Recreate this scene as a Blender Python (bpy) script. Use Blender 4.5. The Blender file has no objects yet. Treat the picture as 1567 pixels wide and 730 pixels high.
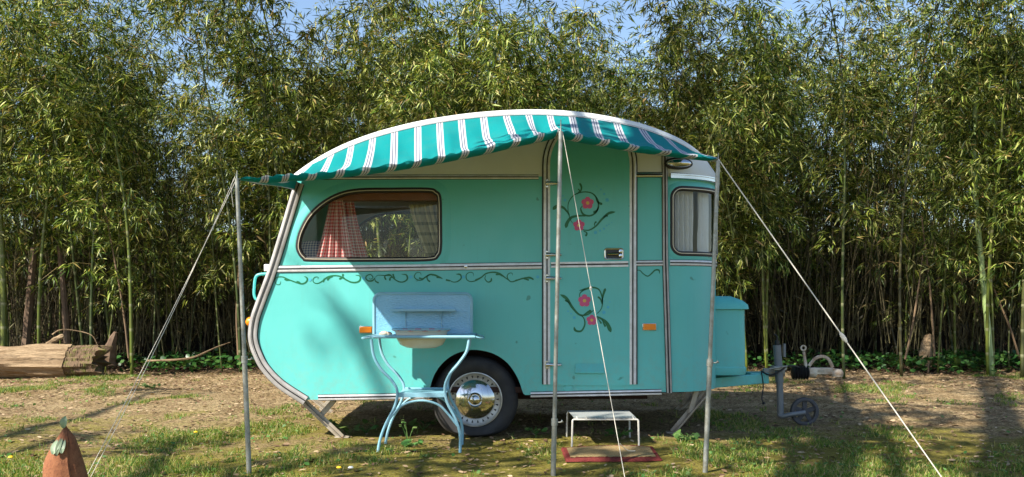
import bpy, math, random
import numpy as np
from mathutils import Vector, Matrix
from mathutils.geometry import delaunay_2d_cdt

random.seed(7)
rng = np.random.default_rng(7)
sc = bpy.context.scene
COL = sc.collection

# ------------------------------------------------------------------ camera, world, sun, exposure
D, F = 6.4, 1421.0
CZ = 1.0
cam_d = bpy.data.cameras.new('camera')
cam = bpy.data.objects.new('camera', cam_d)
COL.objects.link(cam)
cam.location = (0, -D, CZ)
cam.rotation_euler = (math.radians(90), 0, 0)
cam_d.sensor_width = 36
cam_d.lens = 36 * F / 1567
cam_d.shift_y = (450 - 365) / 1567
cam_d.clip_start = 0.05
cam_d.clip_end = 1000
sc.camera = cam

SUN = Vector((1.25, 1.0, -1.55)).normalized()
world = bpy.data.worlds.new('World')
sc.world = world
world.use_nodes = True
wn = world.node_tree
sky = wn.nodes.new('ShaderNodeTexSky')
sky.sky_type = 'NISHITA'
sky.sun_disc = False
sky.sun_elevation = math.asin(-SUN.z)
sky.sun_rotation = math.atan2(-SUN.x, -SUN.y)
sky.dust_density = 0.6
sky.ozone_density = 1.6
wn.nodes['Background'].inputs['Strength'].default_value = 0.098
wn.links.new(sky.outputs[0], wn.nodes['Background'].inputs['Color'])
sun_d = bpy.data.lights.new('sun', 'SUN')
sun_d.energy = 5.0
sun_d.angle = math.radians(0.6)
sun_d.color = (1.0, 0.93, 0.80)
sun = bpy.data.objects.new('sun', sun_d)
sun.rotation_euler = SUN.to_track_quat('-Z', 'Y').to_euler()
sun.location = (-9, -10, 14)
COL.objects.link(sun)
sc.view_settings.view_transform = 'Standard'
sc.view_settings.look = 'None'
sc.view_settings.exposure = 1.15
sc.view_settings.gamma = 1
sc.render.engine = 'CYCLES'
sc.cycles.max_bounces = 7
sc.cycles.transparent_max_bounces = 12
sc.cycles.diffuse_bounces = 3
sc.cycles.glossy_bounces = 3

# ------------------------------------------------------------------ helpers
def S(Y): return F / (D + Y)
def P(px, py, Y=0.0):
    return Vector(((px - 783.5) / S(Y), Y, CZ + (450 - py) / S(Y)))
def w(px, py):                       # pixel of the photograph to the caravan's side plane
    return ((px - 783.5) / S(0), CZ + (450 - py) / S(0))
def gh(x, y):                        # ground height
    h = 0.016 * np.sin(x * 1.3 + 1.1) * np.cos(y * 1.7) + 0.010 * np.sin(x * 3.1 + y * 2.3) + 0.006 * np.sin(x * 7.3 - y * 5.9)
    b = np.clip((y - 8.0) / 5.0, 0, 1)
    return h + 2.3 * b * b * (3 - 2 * b)

def lin(r, g, b):
    f = lambda c: ((c / 255 + 0.055) / 1.055) ** 2.4 if c > 10 else c / 255 / 12.92
    return (f(r), f(g), f(b), 1)

class G:
    """collects verts / faces, then becomes ONE mesh object"""
    def __init__(s): s.v = []; s.f = []; s.uv = {}
    def add(s, vs, fs):
        b = len(s.v); s.v += [tuple(p) for p in vs]; s.f += [tuple(i + b for i in f) for f in fs]; return b
    def obj(s, name, mat, parent=None, smooth=True, bevel=0, label=None, loc=None):
        me = bpy.data.meshes.new(name)
        me.from_pydata(s.v, [], s.f); me.validate()
        if s.uv:
            L = me.uv_layers.new(name='UVMap')
            for lp in me.loops: L.data[lp.index].uv = s.uv.get(lp.vertex_index, (0, 0))
        return finish(me, name, mat, parent, smooth, bevel, label)

def finish(me, name, mat, parent=None, smooth=True, bevel=0, label=None):
    mats = mat if isinstance(mat, (list, tuple)) else [mat]
    for m in mats: me.materials.append(m)
    o = bpy.data.objects.new(name, me)
    COL.objects.link(o)
    if smooth:
        me.polygons.foreach_set('use_smooth', [True] * len(me.polygons))
        me.set_sharp_from_angle(angle=math.radians(38))
    if bevel:
        m = o.modifiers.new('bevel', 'BEVEL'); m.width = bevel; m.segments = 2; m.limit_method = 'ANGLE'
    if parent is not None:
        o.parent = parent
        o.matrix_parent_inverse = Matrix.Translation(-Vector(parent.location)) if parent.type == 'EMPTY' and parent.parent is None else parent_inv(parent)
    if label: o['label'] = label
    return o
def parent_inv(p):
    r = p
    while r.parent is not None: r = r.parent
    return Matrix.Translation(-Vector(r.location)) if False else Matrix.Identity(4)

def tag(o, label, cat, group=None, kind=None):
    o['label'] = label
    if cat: o['category'] = cat
    if group: o['group'] = group
    if kind: o['kind'] = kind
    return o
def empty(name, loc, label, cat, group=None):
    o = bpy.data.objects.new(name, None); o.empty_display_size = 0.1
    COL.objects.link(o); o.location = loc
    return tag(o, label, cat, group)

def crom(pts, n=8, closed=False):
    pts = [Vector(p) for p in pts]; out = []
    m = len(pts); rngk = range(m if closed else m - 1)
    for i in rngk:
        if closed: a, b, c, d = pts[i - 1], pts[i], pts[(i + 1) % m], pts[(i + 2) % m]
        else: a, b, c, d = pts[max(i - 1, 0)], pts[i], pts[i + 1], pts[min(i + 2, m - 1)]
        for k in range(n):
            t = k / n
            out.append(0.5 * ((2 * b) + (c - a) * t + (2 * a - 5 * b + 4 * c - d) * t * t + (3 * b - a - 3 * c + d) * t ** 3))
    if not closed: out.append(pts[-1])
    return out

def tube(g, pts, r, seg=8, closed=False, cap=True):
    pts = [Vector(p) for p in pts]; n = len(pts)
    rs = r if isinstance(r, (list, tuple)) else [r] * n
    T = []
    for i in range(n):
        a = pts[i - 1] if (i > 0 or closed) else pts[i]
        b = pts[(i + 1) % n] if (i < n - 1 or closed) else pts[i]
        d = b - a
        T.append(d.normalized() if d.length > 1e-9 else Vector((0, 0, 1)))
    up = Vector((0, 1, 0)) if abs(T[0].y) < 0.9 else Vector((1, 0, 0))
    nrm = (up - T[0] * up.dot(T[0])).normalized()
    vs = []; fs = []
    for i in range(n):
        nrm = (nrm - T[i] * nrm.dot(T[i]))
        nrm = nrm.normalized() if nrm.length > 1e-6 else Vector((1, 0, 0))
        bi = T[i].cross(nrm)
        for k in range(seg):
            a = 2 * math.pi * k / seg
            vs.append(pts[i] + (nrm * math.cos(a) + bi * math.sin(a)) * rs[i])
    m = n if closed else n - 1
    for i in range(m):
        for k in range(seg):
            a = i * seg + k; b = i * seg + (k + 1) % seg
            c = ((i + 1) % n) * seg + (k + 1) % seg; d = ((i + 1) % n) * seg + k
            fs.append((a, b, c, d))
    if cap and not closed:
        fs.append(tuple(range(seg))[::-1]); fs.append(tuple((n - 1) * seg + k for k in range(seg)))
    g.add(vs, fs)

def box(g, c, s, rot=None):
    vs = []
    for x in (-1, 1):
        for y in (-1, 1):
            for z in (-1, 1):
                v = Vector((x * s[0] / 2, y * s[1] / 2, z * s[2] / 2))
                if rot is not None: v = rot @ v
                vs.append(v + Vector(c))
    g.add(vs, [(0, 1, 3, 2), (4, 6, 7, 5), (0, 4, 5, 1), (2, 3, 7, 6), (0, 2, 6, 4), (1, 5, 7, 3)])

def prism(g, poly, y0, y1, fn=None):
    """polygon in XZ extruded along Y"""
    n = len(poly)
    vs = [(x, y0, z) for x, z in poly] + [(x, y1, z) for x, z in poly]
    g.add(vs, [tuple(range(n)), tuple(range(2 * n - 1, n - 1, -1))] + [(i, i + n, (i + 1) % n + n, (i + 1) % n) for i in range(n)])

def lathe(g, prof, c, axis='Y', seg=40):
    """prof: list of (radius, offset along axis)"""
    vs = []; fs = []; n = len(prof)
    for i in range(seg):
        a = 2 * math.pi * i / seg
        for r, o in prof:
            if axis == 'Y': vs.append((c[0] + r * math.cos(a), c[1] + o, c[2] + r * math.sin(a)))
            else: vs.append((c[0] + r * math.cos(a), c[1] + r * math.sin(a), c[2] + o))
    for i in range(seg):
        for j in range(n - 1):
            a = i * n + j; b = ((i + 1) % seg) * n + j
            fs.append((a, b, b + 1, a + 1))
    g.add(vs, fs)

def np_mesh(name, V, Fc, mat, parent=None, smooth=False, fs=3):
    """fast mesh from numpy arrays; Fc (n,fs)"""
    me = bpy.data.meshes.new(name)
    V = np.asarray(V, dtype=np.float32); Fc = np.asarray(Fc, dtype=np.int32)
    me.vertices.add(len(V)); me.vertices.foreach_set('co', V.ravel())
    me.loops.add(Fc.size); me.loops.foreach_set('vertex_index', Fc.ravel())
    me.polygons.add(len(Fc))
    me.polygons.foreach_set('loop_start', np.arange(0, Fc.size, fs, dtype=np.int32))
    me.update(calc_edges=True)
    if mat is not None: me.materials.append(mat)
    if smooth: me.polygons.foreach_set('use_smooth', [True] * len(Fc))
    if name is None: return me
    o = bpy.data.objects.new(name, me); COL.objects.link(o)
    if parent is not None:
        o.parent = parent
    return o

# ------------------------------------------------------------------ materials
class N:
    def __init__(s, name):
        s.m = bpy.data.materials.new(name); s.m.use_nodes = True; s.t = s.m.node_tree
        s.b = s.t.nodes['Principled BSDF']; s.out = s.t.nodes['Material Output']
    def n(s, typ, **kw):
        nd = s.t.nodes.new(typ)
        for k, v in kw.items():
            if k.startswith('i_'): nd.inputs[k[2:].replace('_', ' ')].default_value = v
            else: setattr(nd, k, v)
        return nd
    def l(s, a, b): s.t.links.new(a, b)
    def noise(s, scale, detail=4, rough=0.6, coord='Object', vec=None, stretch=None):
        if vec is None:
            tc = s.n('ShaderNodeTexCoord'); vec = tc.outputs[coord]
        if stretch:
            mp = s.n('ShaderNodeMapping'); mp.inputs['Scale'].default_value = stretch; s.l(vec, mp.inputs[0]); vec = mp.outputs[0]
        nz = s.n('ShaderNodeTexNoise'); nz.inputs['Scale'].default_value = scale
        nz.inputs['Detail'].default_value = detail; nz.inputs['Roughness'].default_value = rough
        s.l(vec, nz.inputs['Vector']); return nz.outputs[0]
    def ramp(s, fac, stops, interp='LINEAR'):
        r = s.n('ShaderNodeValToRGB'); r.color_ramp.interpolation = interp
        e = r.color_ramp.elements
        while len(e) < len(stops): e.new(0.5)
        for i, (p, c) in enumerate(stops):
            e[i].position = p; e[i].color = c if len(c) == 4 else (*c, 1)
        s.l(fac, r.inputs[0]); return r.outputs[0]
    def mix(s, fac, a, b, mode='MIX'):
        m = s.n('ShaderNodeMix', data_type='RGBA', blend_type=mode)
        for sock, v in ((m.inputs[0], fac), (m.inputs[6], a), (m.inputs[7], b)):
            if hasattr(v, 'links'): s.l(v, sock)
            else: sock.default_value = v
        return m.outputs[2]
    def math(s, op, a, b=0.0):
        m = s.n('ShaderNodeMath', operation=op)
        for sock, v in ((m.inputs[0], a), (m.inputs[1], b)):
            if hasattr(v, 'links'): s.l(v, sock)
            else: sock.default_value = v
        return m.outputs[0]
    def bump(s, h, strength=0.3, dist=0.01):
        b = s.n('ShaderNodeBump'); b.inputs['Strength'].default_value = strength; b.inputs['Distance'].default_value = dist
        s.l(h, b.inputs['Height']); s.l(b.outputs[0], s.b.inputs['Normal'])
    def set(s, col=None, rough=None, metal=None, coat=None, spec=None):
        for k, v in (('Base Color', col), ('Roughness', rough), ('Metallic', metal), ('Coat Weight', coat), ('Specular IOR Level', spec)):
            if v is None: continue
            if hasattr(v, 'links'): s.l(v, s.b.inputs[k])
            else: s.b.inputs[k].default_value = v

def painted(name, col, col2, rough=0.4, scale=1.3, metal=0, speck=None, bump=0.05, amount=0.6):
    m = N(name)
    n1 = m.noise(scale, 5); c = m.mix(m.ramp(n1, [(0.35, (0, 0, 0)), (0.7, (1, 1, 1))]), col, col2)
    if speck:
        n2 = m.noise(38, 3, 0.5)
        c = m.mix(m.ramp(n2, [(0.70, (0, 0, 0)), (0.76, (amount,) * 3)]), c, speck)
    r = m.ramp(m.noise(9, 4), [(0.3, (rough * 0.8,) * 3), (0.75, (min(1, rough * 1.35),) * 3)])
    m.set(c, r, metal); m.bump(m.noise(5, 3), bump, 0.02)
    return m.m

def car_paint():
    m = N('teal_paint')
    n1 = m.noise(0.9, 4)
    c = m.mix(m.ramp(n1, [(0.3, (0, 0, 0)), (0.7, (1, 1, 1))]), (0.100, 0.485, 0.468, 1), (0.135, 0.54, 0.52, 1))
    sp = m.ramp(m.noise(13, 2, 0.4), [(0.745, (0, 0, 0)), (0.765, (0.7, 0.7, 0.7))])
    c = m.mix(sp, c, (0.05, 0.22, 0.17, 1))
    st = m.ramp(m.noise(5, 5, 0.7, stretch=(6, 6, 0.5)), [(0.55, (0, 0, 0)), (0.85, (0.35, 0.35, 0.35))])
    c = m.mix(st, c, (0.13, 0.40, 0.34, 1))
    tc = m.n('ShaderNodeTexCoord'); sp_ = m.n('ShaderNodeSeparateXYZ'); m.l(tc.outputs['Object'], sp_.inputs[0])
    lo = m.n('ShaderNodeMapRange'); m.l(sp_.outputs[2], lo.inputs[0]); lo.inputs[1].default_value = 0.75; lo.inputs[2].default_value = 0.28
    spl = m.ramp(m.noise(17, 6, 0.75), [(0.45, (0, 0, 0)), (0.72, (1, 1, 1))])
    c = m.mix(m.math('MULTIPLY', m.math('MULTIPLY', lo.outputs[0], spl), 0.45), c, (0.26, 0.30, 0.22, 1))
    run = m.ramp(m.noise(4, 5, 0.75, stretch=(9, 9, 0.35)), [(0.60, (0, 0, 0)), (0.74, (0.30,) * 3)])
    c = m.mix(run, c, (0.10, 0.33, 0.30, 1))
    m.set(c, m.ramp(m.noise(6, 5), [(0.3, (0.28,) * 3), (0.7, (0.46,) * 3)]), 0, 0.0, 0.45)
    m.bump(m.noise(2.0, 3, 0.45), 0.30, 0.03)
    return m.m

def simple(name, col, rough=0.5, metal=0.0, spec=None):
    m = N(name)
    c = m.mix(m.noise(11, 5), tuple(x * 0.82 for x in col[:3]) + (1,), tuple(min(1, x * 1.15) for x in col[:3]) + (1,))
    m.set(c, rough, metal, None, spec); return m.m

def metal_trim():
    m = N('aluminium_trim')
    c = m.mix(m.ramp(m.noise(14, 5, 0.7), [(0.4, (0, 0, 0)), (0.7, (1, 1, 1))]), (0.74, 0.74, 0.78, 1), (0.55, 0.54, 0.54, 1))
    m.set(c, 0.35, 0.2); return m.m

def galv():
    m = N('galvanised_steel')
    n1 = m.noise(22, 6, 0.75)
    c = m.mix(m.ramp(n1, [(0.3, (0, 0, 0)), (0.75, (1, 1, 1))]), (0.40, 0.42, 0.41, 1), (0.19, 0.175, 0.12, 1))
    m.set(c, m.ramp(m.noise(30, 4), [(0.3, (0.35,) * 3), (0.7, (0.6,) * 3)]), 0.6); m.bump(n1, 0.1, 0.003); return m.m

def awning_mat():
    m = N('striped_canvas')
    uv = m.n('ShaderNodeUVMap'); uv.uv_map = 'UVMap'
    sx = m.n('ShaderNodeSeparateXYZ'); m.l(uv.outputs[0], sx.inputs[0])
    fr = m.math('FRACT', m.math('ADD', sx.outputs[0], 10.5))
    d = m.math('ABSOLUTE', m.math('SUBTRACT', fr, 0.5))        # 0 in the middle of a stripe group
    teal = (0.000, 0.235, 0.245, 1); white = (0.54, 0.56, 0.60, 1); dark = (0.05, 0.06, 0.13, 1)
    c = m.ramp(d, [(0.0, white), (0.034, dark), (0.070, white), (0.152, teal)], 'CONSTANT')
    c = m.mix(m.ramp(m.noise(3, 5, 0.7), [(0.5, (0, 0, 0)), (0.8, (0.25,) * 3)]), c, (0.10, 0.25, 0.2, 1))
    wv = m.noise(260, 2, 0.5)
    m.set(c, 0.8, 0, None, 0.2)
    m.bump(wv, 0.12, 0.001)
    tr = m.n('ShaderNodeBsdfTranslucent'); m.l(c, tr.inputs[0])
    mx = m.n('ShaderNodeMixShader'); mx.inputs[0].default_value = 0.22
    m.l(m.b.outputs[0], mx.inputs[1]); m.l(tr.outputs[0], mx.inputs[2]); m.l(mx.outputs[0], m.out.inputs[0])
    return m.m

def glass():
    m = N('window_glass')
    gl = m.n('ShaderNodeBsdfGlossy'); gl.inputs['Roughness'].default_value = 0.02
    tr = m.n('ShaderNodeBsdfTransparent'); tr.inputs[0].default_value = (0.94, 0.96, 0.94, 1)
    fz = m.n('ShaderNodeLayerWeight'); fz.inputs[0].default_value = 0.5
    mx = m.n('ShaderNodeMixShader'); m.l(m.math('ADD', m.math('MULTIPLY', m.math('POWER', fz.outputs['Facing'], 4.0), 0.55), 0.03), mx.inputs[0])
    m.l(tr.outputs[0], mx.inputs[1]); m.l(gl.outputs[0], mx.inputs[2]); m.l(mx.outputs[0], m.out.inputs[0])
    return m.m

def cloth(name, c1, c2, scale, transl=0.35, kind='gingham', c3=None):
    m = N(name)
    uv = m.n('ShaderNodeUVMap'); uv.uv_map = 'UVMap'
    sx = m.n('ShaderNodeSeparateXYZ'); m.l(uv.outputs[0], sx.inputs[0])
    def band(o, sc_, th=0.5):
        return m.math('GREATER_THAN', m.math('FRACT', m.math('MULTIPLY', o, sc_)), th)
    if kind == 'gingham':
        s_ = m.math('MULTIPLY', m.math('ADD', band(sx.outputs[0], scale), band(sx.outputs[1], scale)), 0.5)
        c = m.mix(s_, c1, c2)
    elif kind == 'plaid':
        s_ = m.math('MULTIPLY', m.math('ADD', band(sx.outputs[0], scale, 0.7), band(sx.outputs[1], scale, 0.7)), 0.5)
        c = m.mix(s_, c1, c2)
    else:
        c = m.mix(m.noise(20, 3), c1, c2)
    m.set(c, 0.9, 0, None, 0.1)
    tr = m.n('ShaderNodeBsdfTranslucent'); m.l(c, tr.inputs[0])
    mx = m.n('ShaderNodeMixShader'); mx.inputs[0].default_value = transl
    m.l(m.b.outputs[0], mx.inputs[1]); m.l(tr.outputs[0], mx.inputs[2]); m.l(mx.outputs[0], m.out.inputs[0])
    return m.m

def leaf_mat(name, stops, transl=0.4, rough=0.45):
    m = N(name)
    geo = m.n('ShaderNodeNewGeometry')
    c = m.ramp(geo.outputs['Random Per Island'], stops)
    oi = m.n('ShaderNodeObjectInfo')
    hs = m.n('ShaderNodeHueSaturation'); m.l(c, hs.inputs['Color'])
    m.l(m.math('ADD', m.math('MULTIPLY', oi.outputs['Random'], 0.5), 0.75), hs.inputs['Value'])
    m.l(m.math('ADD', m.math('MULTIPLY', oi.outputs['Random'], 0.03), 0.485), hs.inputs['Hue'])
    c = hs.outputs[0]
    m.set(c, rough, 0, None, 0.3)
    tr = m.n('ShaderNodeBsdfTranslucent')
    m.l(m.mix(1.0, c, (1.25, 1.15, 0.55, 1), 'MULTIPLY'), tr.inputs[0])
    mx = m.n('ShaderNodeMixShader'); mx.inputs[0].default_value = transl
    m.l(m.b.outputs[0], mx.inputs[1]); m.l(tr.outputs[0], mx.inputs[2]); m.l(mx.outputs[0], m.out.inputs[0])
    return m.m

def ground_mat():
    m = N('dry_ground')
    big = m.noise(0.55, 5, 0.6); mid = m.noise(3.2, 6, 0.7); fine = m.noise(38, 6, 0.8); tiny = m.noise(120, 4, 0.8)
    soil = m.mix(m.ramp(mid, [(0.35, (0, 0, 0)), (0.65, (1, 1, 1))]), (0.26, 0.175, 0.085, 1), (0.53, 0.40, 0.225, 1))
    soil = m.mix(m.ramp(fine, [(0.38, (1, 1, 1)), (0.52, (0, 0, 0))]), soil, (0.055, 0.034, 0.018, 1))
    soil = m.mix(m.ramp(fine, [(0.58, (0, 0, 0)), (0.68, (0.8, 0.8, 0.8))]), soil, (0.66, 0.52, 0.36, 1))
    moss = m.mix(m.ramp(m.noise(24, 5, 0.8), [(0.35, (0, 0, 0)), (0.65, (1, 1, 1))]), (0.085, 0.085, 0.010, 1), (0.27, 0.235, 0.03, 1))
    geo = m.n('ShaderNodeNewGeometry'); sp = m.n('ShaderNodeSeparateXYZ'); m.l(geo.outputs['Position'], sp.inputs[0])
    front = m.n('ShaderNodeMapRange'); m.l(sp.outputs[1], front.inputs[0])
    front.inputs[1].default_value = 2.2; front.inputs[2].default_value = -0.8
    mk = m.math('ADD', m.math('MULTIPLY', front.outputs[0], 0.26), m.math('ADD', m.math('MULTIPLY', big, 0.6), m.math('MULTIPLY', mid, 0.5)))
    c = m.mix(m.ramp(mk, [(0.66, (0, 0, 0)), (0.78, (0.85, 0.85, 0.85))]), soil, moss)
    c = m.mix(m.ramp(m.noise(70, 5, 0.85), [(0.40, (0.75, 0.75, 0.75)), (0.50, (0, 0, 0))]), c, (0.050, 0.036, 0.016, 1))
    c = m.mix(m.ramp(m.noise(55, 4, 0.8), [(0.60, (0, 0, 0)), (0.68, (0.6, 0.6, 0.6))]), c, (0.58, 0.47, 0.27, 1))
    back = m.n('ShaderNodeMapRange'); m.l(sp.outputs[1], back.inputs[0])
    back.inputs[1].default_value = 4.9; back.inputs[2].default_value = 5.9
    shaded_duff = m.mix(m.ramp(fine, [(0.4, (0, 0, 0)), (0.65, (1, 1, 1))]), (0.018, 0.012, 0.008, 1), (0.050, 0.032, 0.018, 1))  # leaf litter taken almost to black, with the thicket's shade in its colour
    c = m.mix(back.outputs[0], c, shaded_duff)
    m.set(c, 0.95, 0, None, 0.1)
    m.bump(m.math('ADD', m.math('MULTIPLY', tiny, 0.4), fine), 0.8, 0.025)
    return m.m

M = dict(
    teal=car_paint(), trim=metal_trim(), galv=galv(), awning=awning_mat(), glass=glass(), ground=ground_mat(),
    white=painted('white_paint', (0.70, 0.72, 0.72, 1), (0.61, 0.62, 0.60, 1), 0.42, 1.5, speck=(0.35, 0.32, 0.28, 1)),
    cream=painted('cream_panel', (0.60, 0.56, 0.44, 1), (0.54, 0.50, 0.38, 1), 0.5),
    chrome=simple('chrome', (0.62, 0.62, 0.62), 0.13, 1.0),
    dullchrome=simple('worn_chrome', (0.62, 0.62, 0.60), 0.24, 1.0),
    black=simple('black_rubber', (0.012, 0.012, 0.013), 0.55),
    tyre=painted('tyre_rubber', (0.016, 0.018, 0.024, 1), (0.035, 0.033, 0.032, 1), 0.7, 5),
    under=simple('rusty_underbody', (0.035, 0.014, 0.010), 0.9),
    wood=painted('brown_wood', (0.17, 0.055, 0.022, 1), (0.25, 0.09, 0.04, 1), 0.4),
    blue=painted('blue_enamel_paint', (0.19, 0.41, 0.52, 1), (0.27, 0.48, 0.57, 1), 0.33, 6, speck=(0.10, 0.09, 0.08, 1), bump=0.15),
    orange=simple('orange_lens', (0.90, 0.24, 0.01), 0.25),
    dulltrim=painted('weathered_aluminium', (0.46, 0.44, 0.44, 1), (0.33, 0.31, 0.30, 1), 0.45, 14, 0.3),
    bead=simple('bead_metal', (0.60, 0.52, 0.40), 0.4, 0.4),
    rope=simple('white_rope', (0.66, 0.62, 0.54), 0.9),
    green_paint=simple('dark_green_brushwork', (0.005, 0.14, 0.05), 0.45),
    pink_paint=simple('pink_brushwork', (0.62, 0.085, 0.22), 0.5),
    yellow_paint=simple('yellow_brushwork', (0.72, 0.45, 0.10), 0.5),
    blue_paint=simple('blue_brushwork', (0.07, 0.44, 0.62), 0.5),
    enamel=painted('cream_enamel', (0.66, 0.62, 0.50, 1), (0.60, 0.55, 0.40, 1), 0.22),
    red=simple('red_brushwork', (0.58, 0.03, 0.05), 0.4),
    stand=painted('dirty_grey_steel', (0.42, 0.38, 0.32, 1), (0.30, 0.25, 0.19, 1), 0.6, 9, 0.3),
    jgrey=painted('dark_grey_steel', (0.13, 0.15, 0.17, 1), (0.19, 0.20, 0.21, 1), 0.5, 9, 0.3),
    wheelgrey=simple('grey_plastic', (0.055, 0.055, 0.062), 0.6),
    palewood=painted('chipped_pale_paint', (0.62, 0.56, 0.46, 1), (0.30, 0.17, 0.09, 1), 0.7, 14),
)
def blue_hammer():
    m = N('textured_blue_panel')
    c = m.mix(m.noise(8, 4), (0.15, 0.40, 0.58, 1), (0.22, 0.47, 0.64, 1))
    v = m.n('ShaderNodeTexVoronoi'); v.inputs['Scale'].default_value = 130
    tc = m.n('ShaderNodeTexCoord'); mp = m.n('ShaderNodeMapping'); mp.inputs['Scale'].default_value = (0.45, 1, 1)
    m.l(tc.outputs['Object'], mp.inputs[0]); m.l(mp.outputs[0], v.inputs['Vector'])
    m.set(c, 0.16, 0, None, 0.9); m.bump(v.outputs['Distance'], 0.5, 0.004); return m.m
M['bluepanel'] = blue_hammer()

# ------------------------------------------------------------------ ground sheet (reaches the horizon, rises to a low bank added behind the thicket to keep it dark)
xs = np.concatenate([[-220, -90, -45, -25, -16], np.arange(-11, 11.01, 0.09), [16, 25, 45, 90, 220]])
ys = np.concatenate([[-220, -90, -45, -22, -12], np.arange(-8, 14.01, 0.09), [18, 25, 45, 90, 220]])
XX, YY = np.meshgrid(xs, ys)
ZZ = gh(XX, YY) + rng.normal(0, 0.0022, XX.shape)
V = np.stack([XX.ravel(), YY.ravel(), ZZ.ravel()], 1)
nx, ny = len(xs), len(ys)
I = (np.arange(ny - 1)[:, None] * nx + np.arange(nx - 1)[None, :]).ravel()
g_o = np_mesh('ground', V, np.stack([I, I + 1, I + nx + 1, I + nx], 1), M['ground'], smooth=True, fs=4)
g_o['kind'] = 'structure'; g_o['label'] = 'dry brown earth with moss and thin grass'

# ------------------------------------------------------------------ CARAVAN
XC = w(1022, 0)[0]; RC = 0.41; XR = XC + RC; W = 1.70
SARC = RC * math.pi / 2
def surf(s, z, d=0.0, far=False):
    """near side unrolled: flat up to XC, then the rounded front corner; d = outwards"""
    if s <= XC: x, y, nx_, ny_ = s, 0.0, 0.0, -1.0
    elif s <= XC + SARC:
        a = (s - XC) / RC; nx_, ny_ = math.sin(a), -math.cos(a)
        x, y = XC + RC * nx_, RC + RC * ny_
    else: x, y, nx_, ny_ = XR, RC + (s - XC - SARC), 1.0, 0.0
    # the lower edge of the rounded front tucks in a little
    x += nx_ * d; y += ny_ * d
    if far: y = W - y
    return (x, y, z)
top_px = [(440, 276), (457, 262), (490, 240), (530, 220), (580, 202), (640, 187), (700, 177), (760, 171), (820, 169), (880, 172),
          (930, 179), (980, 190), (1022, 205), (1052, 219), (1078, 235), (1094, 250), (1109, 262), (1116, 273)]
top_c = crom([Vector((*w(*p), 0)) for p in top_px], 6)
tx = np.array([p.x for p in top_c]); tz = np.array([p.y for p in top_c])
def ztop(x): return float(np.interp(x, tx, tz))
def xs_of(s): return surf(s, 0)[0]
left_px = [(456, 272), (448, 303), (416, 405), (393, 468), (384, 500), (383, 522), (390, 545), (404, 568), (428, 592), (465, 612)]
left_c = [Vector((p.x, p.y)) for p in crom([Vector((*w(*p), 0)) for p in left_px], 5)]
ZB = w(0, 270)[1]          # boundary teal / white
def zbot(s): return float(np.interp(s, [w(465, 0)[0], w(1010, 0)[0]], [w(0, 612)[1], w(0, 600)[1]]))

def in_poly(x, y, poly):
    c = False; n = len(poly); j = n - 1
    for i in range(n):
        xi, yi = poly[i]; xj, yj = poly[j]
        if (yi > y) != (yj > y) and x < (xj - xi) * (y - yi) / (yj - yi) + xi: c = not c
        j = i
    return c
def region(g, outer, holes, fn, step=0.16, arc_step=0.05):
    """triangulate an (s,z) outline with holes and map it through fn"""
    pts = []; edges = []
    for loop in [outer] + holes:
        b = len(pts); n = len(loop); pts += [Vector((p[0], p[1])) for p in loop]
        edges += [(b + i, b + (i + 1) % n) for i in range(n)]
    s0 = min(p.x for p in pts); s1 = max(p.x for p in pts); z0 = min(p.y for p in pts); z1 = max(p.y for p in pts)
    s = s0
    while s < s1:
        s += arc_step if s > XC - 0.1 else step
        z = z0 + 0.05
        while z < z1:
            if in_poly(s, z, outer) and not any(in_poly(s, z, h) for h in holes): pts.append(Vector((s, z)))
            z += step
    r = delaunay_2d_cdt(pts, edges, [], 0, 1e-5)
    fs = []
    for f in r[2]:
        cx = sum(r[0][i].x for i in f) / len(f); cy = sum(r[0][i].y for i in f) / len(f)
        if in_poly(cx, cy, outer) and not any(in_poly(cx, cy, h) for h in holes): fs.append(tuple(f))
    g.add([fn(p.x, p.y) for p in r[0]], fs)

def lin_pts(a, b, step=0.05):
    n = max(1, int(abs(b[0] - a[0]) / step)); return [(a[0] + (b[0] - a[0]) * i / n, a[1] + (b[1] - a[1]) * i / n) for i in range(n)]

win_px = [(457, 384), (456, 372), (461, 353), (474, 330), (494, 311), (520, 297), (550, 291), (600, 290), (655, 290), (667, 294), (673, 303), (674, 340), (674, 378), (670, 391), (658, 397), (600, 398), (480, 398), (465, 395)]
win = [(p.x, p.y) for p in crom([Vector((*w(*p), 0)) for p in win_px], 4, True)]
def s_of_px(px):                         # corner: find s whose image is px
    best = XC; bd = 1e9
    for i in range(400):
        s = XC - 0.05 + i * (SARC + 0.05) / 400; x, y, _ = surf(s, 1.2)
        e = abs(783.5 + F * x / (D + y) - px)
        if e < bd: bd = e; best = s
    return best
sa, sb = s_of_px(1028), XC + SARC * 0.93
z0c, z1c = w(0, 389)[1], w(0, 287)[1]
def rrect(s0, s1, z0, z1, r, n=6):
    out = []
    for cx, cz, a0 in ((s1 - r, z1 - r, 0), (s0 + r, z1 - r, 90), (s0 + r, z0 + r, 180), (s1 - r, z0 + r, 270)):
        for k in range(n + 1):
            a = math.radians(a0 + 90 * k / n); out.append((cx + r * math.cos(a), cz + r * math.sin(a)))
    return out
cwin_raw = rrect(sa, sb, z0c, z1c, 0.07)
cwin = []
for i in range(len(cwin_raw)):
    a = cwin_raw[i]; b = cwin_raw[(i + 1) % len(cwin_raw)]
    cwin += lin_pts(a, b, 0.04)
arch_px = [(657, 608), (658, 594), (664, 575), (676, 557), (694, 543), (716, 536), (735, 536), (757, 542), (777, 556), (792, 578), (800, 600), (804, 606)]
arch = [(p.x, p.y) for p in crom([Vector((*w(*p), 0)) for p in arch_px], 4)]
SEND = XC + SARC + (W / 2 - RC)

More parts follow.
